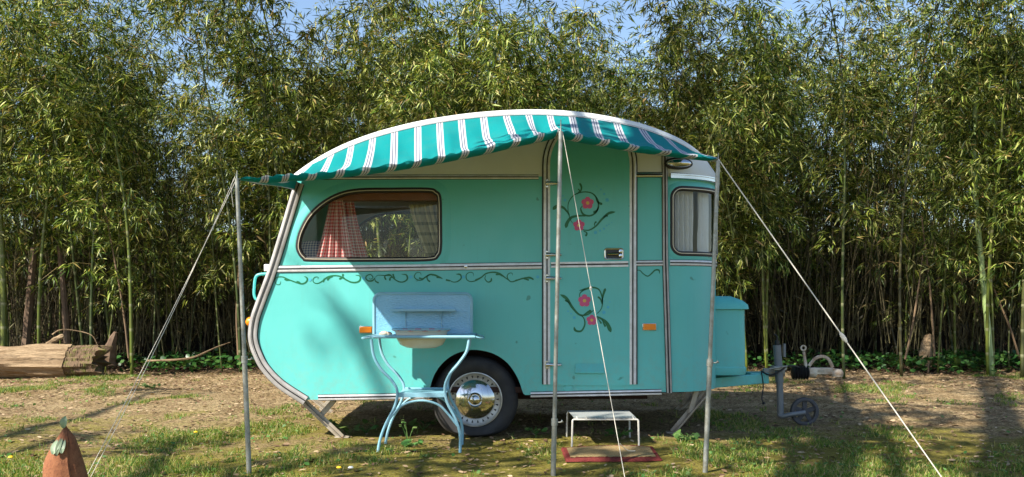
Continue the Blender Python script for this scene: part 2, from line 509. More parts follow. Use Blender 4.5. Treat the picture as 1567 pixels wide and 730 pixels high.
def side_outline():
    o = []
    zl = [(p.x, p.y) for p in left_c if p.y < ZB]
    o += zl                                     # down the left edge
    o += [(w(480, 0)[0], zbot(w(480, 0)[0]))] + [(arch[0][0], zbot(arch[0][0]))] + [(x, z) for x, z in arch if z > zbot(x) + .004] + [(arch[-1][0], zbot(arch[-1][0]))]
    o += lin_pts((XC - 0.02, zbot(XC)), (SEND, zbot(SEND) + 0.0), 0.05)
    o += [(SEND, zbot(SEND)), (SEND, ZB)]
    o += lin_pts((SEND, ZB), (XC - 0.05, ZB), 0.05)[1:]
    o += [(XC - 0.06, ZB), (zl[0][0], ZB)]
    return o
def upper_outline():
    o = [(w(454, 0)[0], ZB)] + lin_pts((w(454, 0)[0], ZB), (SEND, ZB), 0.06)[1:] + [(SEND, ZB)]
    n = 90; s0 = w(454, 0)[0]
    for i in range(n + 1):
        s = SEND + (s0 - SEND) * i / n
        o.append((s, max(ZB + 0.002, ztop(xs_of(s)))))
    return o

CAR = empty('caravan', (0, W / 2, 0), 'small round-roofed vintage caravan painted turquoise with a white upper band and painted flowers', 'caravan')
KID = lambda g, name, m, label=None, parent=None, **k: g.obj(name, M[m] if isinstance(m, str) else m, parent or CAR, label=label, **k)

def ring_bulge(g, loop, width, h, far=False):
    """soft pressed ring round an opening"""
    n = len(loop); cx = sum(p[0] for p in loop) / n; cz = sum(p[1] for p in loop) / n
    prof = [(0.0, 0.001), (0.12, h * 0.9), (0.3, h), (0.6, h * 0.55), (1.0, -0.001)]
    ring(g, loop, [(o * width, d) for o, d in prof], far)
def ring(g, loop, prof, far=False, closed=True):
    n = len(loop); vs = []; fs = []
    area = sum(loop[i][0] * loop[(i + 1) % n][1] - loop[(i + 1) % n][0] * loop[i][1] for i in range(n))
    sg = 1 if area > 0 else -1
    if not closed: sg = 1
    for i in range(n):
        a = loop[i - 1] if (closed or i > 0) else loop[i]; b = loop[(i + 1) % n] if (closed or i < n - 1) else loop[i]
        tx_, tz_ = b[0] - a[0], b[1] - a[1]; L = math.hypot(tx_, tz_) or 1
        nx_, nz_ = tz_ / L * sg, -tx_ / L * sg
        for o, d in prof: vs.append(surf(loop[i][0] + nx_ * o, loop[i][1] + nz_ * o, d, far))
    m = len(prof)
    for i in range(n if closed else n - 1):
        for j in range(m - 1):
            a = i * m + j; b = ((i + 1) % n) * m + j; fs.append((a, b, b + 1, a + 1))
    if not closed:
        fs.append(tuple(range(m))); fs.append(tuple(range((n - 1) * m, n * m)))
    g.add(vs, fs)

so = side_outline()
for far in (False, True):
    g = G(); region(g, so, [win, cwin], lambda s, z: surf(s, z, 0, far))
    ring_bulge(g, win, 0.075, 0.010, far); ring_bulge(g, cwin, 0.05, 0.008, far)
    KID(g, 'side_wall', 'teal')
    g = G(); region(g, so, [win, cwin], lambda s, z: surf(s, z, -0.028, far))
    KID(g, 'inner_lining', 'cream')
    g = G(); region(g, upper_outline(), [], lambda s, z: surf(s, z, 0.001, far)); KID(g, 'upper_panel', 'white')

# roof: swept over the width, follows the rounded front corners in plan
g = G(); nxr = 90; nyr = 26; vs = []; fs = []
x0 = w(441, 0)[0]; x1 = XR + 0.012
for i in range(nxr + 1):
    t = i / nxr; x = x0 + (x1 - x0) * (1 - (1 - t) ** 1.6)
    xx = min(x - XC, RC + 0.012)
    yn = 0.0 if x < XC else (RC + 0.012) - math.sqrt(max(0, (RC + 0.012) ** 2 - xx ** 2))
    yn -= 0.012
    for j in range(nyr + 1):
        v = j / nyr; yy = yn + (W - 2 * yn) * (0.5 - 0.5 * math.cos(math.pi * v))
        e = min(yy - yn, W - yn - yy)
        r = 0.045; drop = 0 if e > r else r - math.sqrt(max(0, r * r - (r - e) ** 2))
        cr = 0.05 * math.sin(math.pi * max(0, min(1, yy / W))) * min(1, (x1 - x) / 0.5)
        vs.append((x, yy, ztop(x) + 0.012 - drop * 0.8 + cr))
for i in range(nxr):
    for j in range(nyr):
        a = i * (nyr + 1) + j; fs.append((a, a + nyr + 1, a + nyr + 2, a + 1))
g.add(vs, fs); KID(g, 'roof', 'white')
# white bulging eave over the front corner
g = G(); vs = []; fs = []
S0 = XC + 0.01; nn = 40; prof_n = 7
for i in range(nn + 1):
    s = S0 + (SEND - S0) * i / nn
    zt = max(ZB + 0.03, ztop(xs_of(s)) - 0.004)
    for j in range(prof_n + 1):
        t = j / prof_n; vs.append(surf(s, zt + (ZB + 0.004 - zt) * t, 0.006 + 0.026 * math.sin(t * math.pi * 0.5) * min(1, i / 6)))
for i in range(nn):
    for j in range(prof_n):
        a = i * (prof_n + 1) + j; fs.append((a, a + 1, a + prof_n + 2, a + prof_n + 1))
g.add(vs, fs)
n0 = len(g.v); g.add([(x, W - y, z) for x, y, z in vs], fs)
KID(g, 'roof_eave', 'white')

# rear end panel
g = G(); vs = []; fs = []; m = 20
prof = [(p.x, p.y) for p in left_c]
for x, z in prof:
    for j in range(m + 1):
        y = W * j / m; e = min(y, W - y); b = 0.03 * (1 - math.exp(-e / 0.08))
        vs.append((x - b, y, z))
for i in range(len(prof) - 1):
    for j in range(m):
        a = i * (m + 1) + j; fs.append((a, a + 1, a + m + 2, a + m + 1))
g.add(vs, fs); KID(g, 'rear_panel', 'teal')
# floor slab and dark underbody
g = G(); box(g, ((prof[-1][0] + XR) / 2 + 0.02, W / 2, 0.335), (XR - prof[-1][0] - 0.62, W - 0.10, 0.04)); KID(g, 'floor', 'under')
g = G()
for yy in (0.35, W - 0.35): box(g, (-0.02, yy, 0.275), (2.0, 0.05, 0.07))
tube(g, [(P(728, 0).x, 0.1, 0.29), (P(728, 0).x, W - 0.1, 0.29)], 0.03); KID(g, 'chassis', 'under')
for far in (False, True):
    g = G(); vs = []; fs = []
    for x, z in arch:
        vs += [(x, W - 0.004 if far else 0.004, z), (x, W - 0.30 if far else 0.30, z)]
    for i in range(len(arch) - 1): fs.append((2 * i, 2 * i + 1, 2 * i + 3, 2 * i + 2))
    fs.append(tuple(range(1, 2 * len(arch), 2))); g.add(vs, fs)
    ring(g, arch, [(0.0, -0.02), (0.0, 0.004), (0.012, 0.006), (0.014, 0)], far, closed=False) if False else None
    KID(g, 'wheel_arch', 'under')

# trims -----------------------------------------------------------
def pxl(pts): return [w(*p) for p in pts]
def strip(name, path, width, m='trim', h=0.010, grooves=True, parent=None, far=False, label=None, line=True):
    """moulding with raised lips and a dark rubber insert"""
    hw = width / 2; iw = min(0.0045, hw * 0.3)
    g = G(); ring(g, path, [(-hw, 0), (-hw, h * 0.75), (-hw * 0.75, h), (-hw * 0.35, h), (-hw * 0.28, h * 0.8), (hw * 0.28, h * 0.8), (hw * 0.35, h), (hw * 0.75, h), (hw, h * 0.75), (hw, 0)], far, closed=False)
    o = KID(g, name, m, parent=parent, label=label)
    if line:
        g = G(); ring(g, path, [(-iw, h * 0.5), (-iw * .9, h * 0.95), (iw * .9, h * 0.95), (iw, h * 0.5)], far, closed=False)
        ring(g, path, [(-hw - .004, 0.0), (-hw - 0.003, h * .5), (-hw, h * 0.5)], far, closed=False)
        ring(g, path, [(hw, h * .5), (hw + 0.003, h * 0.5), (hw + 0.004, 0)], far, closed=False)
        c = g.obj('rubber_insert', M['black'], None)
        c.parent = o
    return o
def sm(pts, n=6): return [(p.x, p.y) for p in crom([Vector((*w(*p), 0)) for p in pts], n)]
strip('belt_moulding', pxl([(417, 412), (600, 409.5), (829, 406.5)]), 0.042)
strip('belt_moulding', pxl([(969, 403), (1017, 402.5)]), 0.034)
strip('belt_moulding', lin_pts((XC + 0.015, w(0, 402)[1]), (SEND, w(0, 402)[1]), 0.04), 0.036)
strip('upper_moulding', pxl([(452, 271.5), (640, 271), (824, 271)]), 0.026)
strip('upper_moulding', pxl([(966, 267.5), (1017, 267.5)]), 0.030, 'dullchrome')
strip('upper_moulding', [(s, z - 0.003) for s, z in lin_pts((XC + 0.015, w(0, 269)[1]), (SEND, w(0, 269)[1] - 0.02), 0.04)], 0.04, 'dullchrome', 0.034, line=False)
strip('front_seam_moulding', pxl([(1017, 238), (1018, 400), (1024, 601)]), 0.034, 'dulltrim', 0.016)
strip('sill_moulding', pxl([(487, 608.5), (560, 607.5), (657, 605.5)]), 0.036)
strip('sill_moulding', pxl([(812, 604), (1012, 600)]), 0.034)
EDGE = sm([(459, 280), (452, 300), (420, 405), (400, 460), (391, 486), (387.5, 506), (388, 522), (394, 541), (406, 563), (430, 588), (468, 613)])
strip('edge_moulding', EDGE, 0.062, 'dulltrim', 0.018)
# roof rail carrying the awning
rail_path = []
for i in range(60):
    x = w(456, 0)[0] + (w(1068, 0)[0] - w(456, 0)[0]) * i / 59
    rail_path.append((x if x < XC else XC + RC * math.asin(min(1, (x - XC) / RC)), ztop(x) - 0.034))
strip('awning_rail', rail_path, 0.018, 'trim', 0.012, line=True)
# screw on the belt
g = G(); lathe(g, [(0.0, -0.016), (0.011, -0.014), (0.014, -0.008), (0.014, 0)], (w(713, 0)[0], 0, w(0, 408)[1]), seg=16); KID(g, 'belt_screw', 'dullchrome')

# windows -----------------------------------------------------------
def window(loop, name, far=False):
    g = G(); ring(g, loop, [(-0.022, -0.02), (-0.020, 0.006), (-0.010, 0.013), (0.0, 0.013), (0.012, 0.011), (0.014, 0.0)], far)
    fr = KID(g, name, 'black', label=None)
    g = G(); ring(g, loop, [(-0.010, 0.010), (-0.009, 0.0155), (-0.004, 0.0155), (-0.003, 0.010)], far)
    t = g.obj('bright_bead', M['bead'], None); t.parent = fr
    g = G(); n = len(loop); cx = sum(p[0] for p in loop) / n; cz = sum(p[1] for p in loop) / n
    region(g, loop, [], lambda s, z: surf(s, z, -0.008, far), 0.12, 0.04)
    p = g.obj('pane', M['glass'], None); p.parent = fr
    return fr
window(win, 'side_window'); window(cwin, 'corner_window')
window(win, 'side_window', True); window(cwin, 'corner_window', True)
# interior furniture glimpsed through the window
g = G(); box(g, (w(570, 0)[0], 0.105, w(0, 298)[1] + 0.01), (1.02, 0.10, 0.085)); KID(g, 'curtain_pelmet', 'wood', smooth=False)
g = G(); box(g, (w(570, 0)[0], W - 0.16, P(0, 305, W).z + 0.05), (1.15, 0.20, 0.10)); KID(g, 'roof_locker', 'cream', smooth=False)
g = G(); box(g, (w(565, 0)[0], W - 0.06, P(0, 318, W).z), (1.0, 0.04, 0.02)); KID(g, 'curtain_rail', 'trim', smooth=False)
g = G(); box(g, (w(600, 0)[0], W / 2, 0.80), (1.2, 1.3, 0.05)); KID(g, 'table_board', 'wood', smooth=False)

# door --------------------------------------------------------------
dl, dr, db = 836, 966, 589
def door_loop(l, r, t, rad, bot, n=10):
    pts = [(l, bot)]
    for k in range(n + 1):
        a = math.radians(180 - 90 * k / n); pts.append((l + rad + rad * math.cos(a), t + rad * 1.25 - rad * 1.25 * math.sin(a)))
    for k in range(n + 1):
        a = math.radians(90 - 90 * k / n); pts.append((r - rad + rad * math.cos(a), t + rad * 1.25 - rad * 1.25 * math.sin(a)))
    pts.append((r, bot)); return pts
g = G(); dp = pxl(door_loop(842, 963, 194, 48, 589)); n = len(dp)
vs = [surf(x, z, 0.012) for x, z in dp] + [surf(x, z, 0.0) for x, z in dp]
g.add(vs, [tuple(range(n))] + [(i, (i + 1) % n, (i + 1) % n + n, i + n) for i in range(n)])
DOOR = KID(g, 'door', 'teal', bevel=0.003)
def DK(g, name, m, **k):
    o = g.obj(name, M[m], None, **k); o.parent = DOOR; return o
# frame: pale aluminium band with a thin dark gap outside
path = pxl(door_loop(837, 968, 188, 52, 588))
strip('door_frame', path, 0.048, 'trim', 0.014, parent=None)
g = G(); ring(g, path, [(-0.034, 0), (-0.033, 0.009), (-0.026, 0.009), (-0.025, 0)], closed=False); ring(g, path, [(0.026, 0), (0.026, 0.010), (0.032, 0.010), (0.034, 0)], closed=False); KID(g, 'door_seal', 'black')
g = G(); ring(g, pxl([(843, 405.5), (961, 404)]), [(-0.019, 0.012), (-0.019, 0.021), (-0.006, 0.021), (-0.004, 0.016), (0.004, 0.016), (0.006, 0.021), (0.019, 0.021), (0.019, 0.012)], closed=False); DK(g, 'door_moulding', 'trim')
g = G(); ring(g, pxl([(843, 405.5), (961, 404)]), [(-0.004, 0.015), (-0.003, 0.020), (0.003, 0.020), (0.004, 0.015)], closed=False); DK(g, 'rubber_insert', 'black')
for py in (281.5, 390, 426, 557.5):
    x, z = w(842, py); g = G()
    tube(g, [(x - 0.030, -0.03, z), (x + 0.0, -0.034, z), (x + 0.075, -0.026, z)], [0.019, 0.015, 0.009], 10)
    box(g, (x - 0.024, -0.018, z), (0.022, 0.03, 0.055)); DK(g, 'hinge', 'dullchrome', bevel=0.002)
# handle in a chromed cup
x, z = w(939, 388.5)
g = G(); lp = rrect(x - 0.066, x + 0.066, z - 0.039, z + 0.039, 0.018)
ring(g, lp, [(-0.012, 0.014), (-0.010, 0.024), (-0.003, 0.026), (0.001, 0.022), (0.002, 0.012)]); H = DK(g, 'handle', 'dullchrome')
g = G(); g.add([surf(a, b, 0.0135) for a, b in rrect(x - 0.055, x + 0.055, z - 0.030, z + 0.030, 0.012)], [tuple(range(28))]); DK(g, 'handle_cup', 'wheelgrey')
g = G(); tube(g, [(x - 0.045, -0.03, z - 0.002), (x + 0.03, -0.034, z - 0.002)], [0.008, 0.011]); lathe(g, [(0, -0.034), (0.012, -0.032), (0.014, -0.012)], (x + 0.045, 0, z + 0.016), seg=14); lathe(g, [(0, -0.034), (0.012, -0.032), (0.014, -0.012)], (x + 0.045, 0, z - 0.014), seg=14); DK(g, 'handle_lever', 'chrome')
# ventilation cowl low on the door
x, z = w(902, 564); g = G()
vs = []; 
for dx, dz, d in ((-.10, .036, .0125), (.10, .036, .0125), (.10, -.028, .040), (-.10, -.028, .040), (-.10, -.034, .0125), (.10, -.034, .0125)):
    vs.append(surf(x + dx, z + dz, d))
g.add(vs, [(0, 1, 2, 3), (3, 2, 5, 4), (0, 3, 4), (1, 5, 2)]); DK(g, 'vent_cowl', 'teal', bevel=0.004)
g = G(); lathe(g, [(0, -0.006), (0.030, -0.004), (0.034, 0)], (w(870, 0)[0], 0, w(0, 595.0)[1]), seg=18); KID(g, 'sill_patch', 'teal')

# painted ornament ------------------------------------------------------
def brush(g, pts, wmax, d=0.0016, w0=0.25, w1=0.9, n=7):
    c = crom([Vector((x, z, 0)) for x, z in pts], n); m = len(c); vs = []; fs = []
    for i, p in enumerate(c):
        t = i / (m - 1); a = c[max(0, i - 1)]; b = c[min(m - 1, i + 1)]; T = (b - a).normalized() if (b - a).length > 0 else Vector((1, 0, 0))
        wd = wmax * (w0 + (w1 - w0) * t) * min(1, (1 - t) * 7 + 0.15) * min(1, t * 10 + 0.3) / 2
        vs += [surf(p.x - T.y * wd, p.y + T.x * wd, d), surf(p.x + T.y * wd, p.y - T.x * wd, d)]
    for i in range(m - 1): fs.append((2 * i, 2 * i + 1, 2 * i + 3, 2 * i + 2))
    g.add(vs, fs)
def disc(g, x, z, r, d=0.0022, n=14): g.add([surf(x + r * math.cos(2 * math.pi * k / n), z + r * math.sin(2 * math.pi * k / n), d) for k in range(n)], [tuple(range(n))])
def zc(ox, oy, k): return lambda p: w(ox + p[0] / k, oy + p[1] / k)
def leaf(g, T, pts, wd, d): brush(g, [T(p) for p in pts], wd, d, 0.35, 1.0, 5)
g = G(); gb = G()
T3 = zc(410, 395, 7.123)
for c in ([(140, 250), (130, 285), (95, 285), (75, 245), (100, 210), (160, 205), (230, 235), (310, 265), (370, 280), (410, 265), (430, 235), (420, 210), (395, 200)],
          [(540, 230), (550, 210), (520, 205), (492, 230), (500, 265), (545, 275), (600, 245), (650, 205), (720, 190), (790, 200), (850, 235), (910, 262), (970, 262), (1005, 235), (1000, 195), (955, 185)],
          [(1100, 215), (1120, 230), (1145, 210), (1120, 180), (1080, 190), (1068, 220), (1095, 248), (1140, 245), (1165, 215)],
          [(1165, 215), (1200, 188), (1270, 190), (1340, 195), (1380, 230), (1430, 258), (1480, 258), (1518, 230), (1510, 185), (1455, 175)],
          [(1165, 215), (1172, 250), (1210, 272)], [(1330, 185), (1290, 185), (1272, 205), (1290, 240)]):
    brush(g, [T3(p) for p in c], 0.014)
for c in ([(245, 240), (205, 240), (180, 225)], [(360, 278), (340, 262), (310, 258)], [(680, 200), (620, 225), (600, 262)], [(710, 197), (670, 215), (645, 242)], [(835, 215), (810, 212), (775, 230)], [(820, 208), (815, 190), (822, 172)], [(1370, 208), (1335, 215), (1328, 248)], [(1385, 222), (1372, 200), (1362, 172)], [(1350, 190), (1320, 180), (1290, 192)]):
    leaf(g, T3, c, 0.014, 0.0019)
T4 = zc(620, 395, 7.123)
for c in ([(175, 190), (165, 160), (125, 160), (100, 200), (130, 235), (180, 238), (225, 205), (280, 178), (350, 195), (410, 222)], [(270, 180), (240, 200), (245, 235), (275, 260)],
          [(445, 235), (480, 240), (520, 260), (570, 255), (610, 220), (600, 180), (555, 175)],
          [(745, 200), (740, 165), (705, 155), (668, 180), (670, 230), (710, 255), (770, 245), (830, 210), (880, 170), (950, 155), (1020, 165), (1080, 205), (1130, 245)],
          [(880, 185), (870, 225), (900, 260), (935, 250), (940, 215)],
          [(1170, 190), (1165, 165), (1135, 165), (1112, 195), (1125, 235), (1160, 258), (1210, 245), (1270, 225), (1340, 215), (1400, 235)]):
    brush(g, [T4(p) for p in c], 0.014)
for c in ([(200, 218), (180, 225), (150, 215)], [(350, 192), (325, 183), (290, 183)], [(405, 222), (375, 212), (340, 208)], [(490, 252), (470, 245), (443, 235)], [(840, 200), (800, 225), (762, 242)], [(1060, 200), (1030, 180), (985, 178)], [(1280, 228), (1350, 208), (1402, 236)], [(1235, 235), (1215, 240), (1200, 250)], [(1290, 228), (1320, 232), (1350, 240)]):
    leaf(g, T4, c, 0.014, 0.0019)
Tr = zc(720, 400, 2.213)
brush(g, [Tr(p) for p in [(562, 42), (558, 34), (572, 30), (585, 42), (600, 50), (612, 42), (625, 30), (638, 30), (640, 42)]], 0.014)
for T, x, y in ((T3, 458, 235), (T3, 1042, 220), (T3, 1558, 205), (T4, 635, 205), (T4, 1445, 205)): disc(gb, *T((x, y)), 0.011)
KID(g, 'painted_scrollwork', 'green_paint'); KID(gb, 'painted_dots', 'blue_paint')
def flower(gp, gy, x, z, r, d):
    for k in range(5):
        a = math.pi / 2 + 2 * math.pi * k / 5; n = 12; vs = []
        for q in range(n):
            b = 2 * math.pi * q / n; rx, rz = 0.50 * r * math.cos(b) * (1 if math.cos(b) < 0 else 0.86), 0.44 * r * math.sin(b)
            ux, uz = math.cos(a), math.sin(a); vs.append(surf(x + ux * (0.56 * r + rx) - uz * rz, z + uz * (0.56 * r + rx) + ux * rz, d + 0.0003 * k))
        gp.add(vs, [tuple(range(n))])
    disc(gy, x, z, r * 0.27, d + 0.0024, 10)
gg, gp, gy, gb = G(), G(), G(), G()
T8 = zc(840, 250, 4.293); dd = 0.0132
for c, wd in (([(165, 405), (140, 370), (125, 310), (130, 255), (165, 210), (220, 190), (275, 195), (310, 225), (325, 270), (310, 320), (270, 345), (225, 335), (208, 300), (220, 280)], 0.016),
              ([(240, 348), (210, 345), (150, 355), (120, 390), (110, 425)], 0.030), ([(135, 345), (120, 320), (90, 290), (50, 285), (25, 305)], 0.030),
              ([(175, 205), (203, 190), (213, 160), (200, 130)], 0.018), ([(305, 215), (320, 255), (350, 270)], 0.022), ([(325, 285), (315, 310), (290, 325)], 0.022),
              ([(210, 435), (260, 440), (305, 415), (345, 370), (390, 330), (435, 320)], 0.022), ([(225, 445), (248, 458), (240, 480)], 0.018), ([(298, 412), (300, 395), (312, 383)], 0.016),
              ([(190, 195), (200, 180), (190, 170)], 0.012), ([(355, 360), (375, 345), (385, 350)], 0.016)):
    brush(gg, [T8(p) for p in c], wd, dd)
flower(gp, gy, *T8((253, 262)), 0.044, 0.0142); flower(gp, gy, *T8((196, 408)), 0.041, 0.0142)
for x, y, r in ((290, 135, 3), (313, 152, 4), (340, 172, 6), (362, 203, 8), (381, 242, 12), (305, 455, 11), (335, 443, 7), (360, 430, 7), (378, 410, 5), (393, 402, 4), (412, 390, 3), (105, 243, 10), (92, 215, 6)):
    disc(gb, *T8((x, y)), r / 4.293 / 222, 0.0138)
T5 = zc(840, 420, 4.057)
for c, wd in (([(278, 220), (240, 248), (190, 250), (145, 205), (110, 150), (70, 125)], 0.026), ([(190, 250), (215, 270), (222, 310), (200, 350), (165, 348), (155, 325)], 0.020),
              ([(290, 250), (325, 210), (330, 150), (310, 95), (265, 80), (230, 90), (188, 100)], 0.018), ([(192, 155), (192, 118), (225, 90)], 0.012),
              ([(328, 185), (335, 130), (350, 86)], 0.022), ([(328, 185), (320, 155), (302, 138)], 0.018), ([(295, 260), (330, 278), (360, 305), (384, 358)], 0.034), ([(330, 280), (338, 300), (350, 325)], 0.018), ([(300, 268), (315, 290), (325, 305)], 0.016),
              ([(135, 185), (120, 172), (98, 158)], 0.016), ([(215, 250), (235, 238), (262, 222)], 0.022)):
    brush(gg, [T5(p) for p in c], wd, dd)
flower(gp, gy, *T5((220, 163)), 0.045, 0.0142); flower(gp, gy, *T5((265, 283)), 0.038, 0.0142)
for x, y, r in ((340, 235, 11), (366, 203, 8), (377, 170, 4), (157, 267, 9), (137, 243, 5), (118, 228, 5), (335, 268, 3)): disc(gb, *T5((x, y)), r / 4.057 / 222, 0.0138)
DK(gg, 'painted_stems', 'green_paint'); DK(gp, 'painted_petals', 'pink_paint'); DK(gy, 'painted_flower_centres', 'yellow_paint'); DK(gb, 'painted_dots', 'blue_paint')

# lamps, handle ----------------------------------------------------------
def marker(px, py):
    x, z = w(px, py); g = G(); box(g, (x, -0.006, z), (0.096, 0.012, 0.050)); b = KID(g, 'marker_light', 'dullchrome', bevel=0.003)
    g = G(); box(g, (x, -0.018, z), (0.086, 0.016, 0.041)); o = g.obj('lens', M['orange'], None, bevel=0.005); o.parent = b
marker(560.5, 504.5); marker(993.5, 500)
x, z = w(1039, 250.5); g = G(); n = 20; vs = []; fs = []
s1_ = s_of_px(1037)
for i, (k, d) in enumerate(((1.0, 0.018), (0.97, 0.034), (0.80, 0.052), (0.5, 0.062), (0.0001, 0.066))):
    for q in range(n):
        a = 2 * math.pi * q / n; vs.append(surf(s1_ + 0.088 * k * math.cos(a), z + 0.032 * k * math.sin(a), d))
for i in range(4):
    for q in range(n): fs.append((i * n + q, i * n + (q + 1) % n, (i + 1) * n + (q + 1) % n, (i + 1) * n + q))
g.add(vs, fs); L_ = KID(g, 'awning_lamp', 'chrome')
g = G(); ring(g, [(s1_ + 0.094 * math.cos(2 * math.pi * q / n), z + 0.038 * math.sin(2 * math.pi * q / n)) for q in range(n)], [(-0.008, 0.018), (-0.006, 0.030), (0.004, 0.028), (0.006, 0.0)]); o = g.obj('gasket', M['black'], None); o.parent = L_
g = G(); c = P(381, 492.5, 0.12); lathe(g, [(0, 0)], (0, 0, 0)) if False else None
tube(g, [c + Vector((0.05, 0, 0)), c + Vector((0.0, 0, 0)), c + Vector((-0.012, 0, 0)), c + Vector((-0.022, 0, 0))], [0.034, 0.034, 0.026, 0.010], 16); KID(g, 'tail_light', 'orange')
g = G(); tube(g, crom([P(412, 419, 0.25), P(397, 420, 0.25), P(391, 425, 0.25), P(389, 440, 0.25), P(389, 452, 0.25), P(394, 459, 0.25), P(410, 458, 0.25)], 5), 0.010, 8); KID(g, 'grab_handle', 'teal')
g = G(); box(g, P(410, 410, 0.015), (0.05, 0.03, 0.05)); KID(g, 'corner_cap', 'white', bevel=0.006)
# corner steady legs
def steady(a, b, c, d, Y):
    g = G(); A, B = P(*a, Y), P(*b, Y); dr_ = (B - A); L = dr_.length; rot = dr_.to_track_quat('Z', 'Y').to_matrix()
    for off in (-0.024, 0.024): box(g, (A + B) / 2 + Vector((0, off, 0)), (0.045, 0.006, L), rot)
    box(g, (A + B) / 2 + rot @ Vector((-0.021, 0, 0)), (0.006, 0.048, L), rot)
    box(g, B + Vector((0, 0, 0.002)), (0.10, 0.07, 0.008))
    o = KID(g, 'steady_leg', 'stand', bevel=0.002)
    g = G(); A, B = P(*c, Y), P(*d, Y); dr_ = B - A; rot = dr_.to_track_quat('Z', 'Y').to_matrix()
    box(g, (A + B) / 2, (0.026, 0.036, dr_.length), rot); o2 = g.obj('brace', M['stand'], None, bevel=0.002); o2.parent = o
steady((464, 612), (524, 669), (512, 612), (487, 640), 0.12)
steady((1086, 596), (1030, 662), (1066, 596), (1056, 632), 0.18)
steady((470, 600), (530, 650), (516, 600), (491, 628), 1.5); steady((1076, 592), (1020, 645), (1056, 592), (1046, 620), 1.5)

# wheels -----------------------------------------------------------------
def wheel(Yc, far=False):
    sg = -1 if far else 1
    c = P(727, 0, 0); cx, cz = P(727, 619, 0.05).x, 0.268 + 0.0
    R = 0.305; g = G()
    prof = [(0.185, -0.052), (0.20, -0.066), (0.235, -0.076), (0.27, -0.072), (0.290, -0.058), (0.300, -0.04), (0.300, 0.04), (0.290, 0.058), (0.27, 0.072), (0.235, 0.076), (0.20, 0.066), (0.185, 0.052)]
    # tread blocks on the shoulders
    lathe(g, prof, (cx, Yc, cz), 'Y', 72)
    vv = []
    for (x, y, z) in g.v:
        if z < 0.055:                                   # soft tyre sagging on the ground
            k = (0.055 - z) / 0.09; y = Yc + (y - Yc) * (1 + 0.22 * k); x = cx + (x - cx) * (1 + 0.05 * k); z = 0.055 - (0.055 - z) * 0.55
            z = max(z, 0.006)
        vv.append((x, y, z))
    g.v = vv
    T = KID(g, 'wheel', 'tyre')
    for k in range(8): 
        pass
    g = G(); lathe(g, [(0.188, -0.056), (0.190, -0.066), (0.183, -0.068), (0.176, -0.056), (0.165, -0.048), (0.150, -0.046), (0.12, -0.035), (0.03, -0.03), (0.0, -0.03)] if not far else [(0.188, 0.056), (0.176, 0.06), (0.12, 0.035), (0, 0.03)], (cx, Yc, cz), 'Y', 64)
    o = g.obj('rim', M['rimmetal'], None); o.parent = T
    if far: return
    g = G()                                             # vent slots round the rim
    for k in range(26):
        a = 2 * math.pi * k / 26; r0, r1 = 0.146, 0.163; da = 0.045
        pts = [(r0, a - da * .2), (r1, a - da), (r1 + .002, a), (r1, a + da), (r0, a + da * .2)]
        g.add([(cx + r * math.cos(t), Yc - (0.0495 if r < 0.15 else 0.0515), cz + r * math.sin(t)) for r, t in pts], [tuple(range(5))])
    o = g.obj('vent_slots', M['black'], None); o.parent = T
    g = G(); lathe(g, [(0.138, -0.046), (0.136, -0.058), (0.128, -0.064), (0.105, -0.079), (0.07, -0.092), (0.052, -0.095), (0.050, -0.100), (0.046, -0.103), (0.040, -0.098), (0.036, -0.094), (0.030, -0.100), (0.018, -0.106), (0, -0.108)], (cx, Yc, cz), 'Y', 64)
    o = g.obj('hubcap', M['chrome'], None); o.parent = T
M['rimmetal_'] = None; M['rimmetal'] = painted('worn_silver_rim', (0.55, 0.55, 0.54, 1), (0.38, 0.36, 0.33, 1), 0.4, 12, 0.55)
wheel(0.11); wheel(W - 0.11, True)

# front locker, drawbar, jockey wheel, coupling -----------------------------
YD = 0.78
def locker():
    g = G()
    z0, z1 = P(0, 574, YD - .38).z, P(0, 469, YD - .38).z; xa, xb = XR - 0.02, P(1141, 0, YD - 0.33).x
    def lp(x0, x1, y0, y1, z, r=0.06, n=5):
        out = []
        for cx, cy, a0 in ((x1 - r, y1 - r, 0), (x0 + .002, y1 - .002, 90), (x0 + .002, y0 + .002, 180), (x1 - r, y0 + r, 270)):
            rr = r if cx > (x0 + x1) / 2 else 0.002
            for k in range(n + 1):
                a = math.radians(a0 + 90 * k / n); out.append((cx + rr * math.cos(a), cy + rr * math.sin(a), z))
        return out
    ya, yb = YD - 0.40, YD + 0.46
    rings = [lp(xa, xb - 0.01, ya, yb, z0), lp(xa, xb, ya - .004, yb, z0 + 0.02), lp(xa, xb, ya - .004, yb, z0 + 0.055), lp(xa, xb - 0.008, ya, yb, z0 + 0.06), lp(xa, xb - 0.008, ya, yb, z0 + 0.22), lp(xa, xb - 0.012, ya, yb, z0 + 0.36), lp(xa, xb - 0.012, ya, yb, z1)]
    def loft(g, rings, capb=True):
        n = len(rings[0]); vs = [p for r in rings for p in r]
        fs = [(i * n + j, i * n + (j + 1) % n, (i + 1) * n + (j + 1) % n, (i + 1) * n + j) for i in range(len(rings) - 1) for j in range(n)]
        fs.append(tuple(range(n))[::-1]); fs.append(tuple((len(rings) - 1) * n + j for j in range(n))); g.add(vs, fs)
    loft(g, rings); L = KID(g, 'gas_locker', 'teal', bevel=0.003)
    g = G(); loft(g, [lp(xa, xb + 0.006, ya - .014, yb + .014, z1 - 0.022), lp(xa, xb + 0.014, ya - .022, yb + .022, z1 - 0.018), lp(xa, xb + 0.008, ya - .018, yb + .018, z1 + 0.014), lp(xa, xb - 0.03, ya, yb, z1 + 0.045), lp(xa, xb - 0.10, ya + .06, yb - .06, z1 + 0.075)])
    o = g.obj('locker_lid', M['teal'], None); o.parent = L
locker()
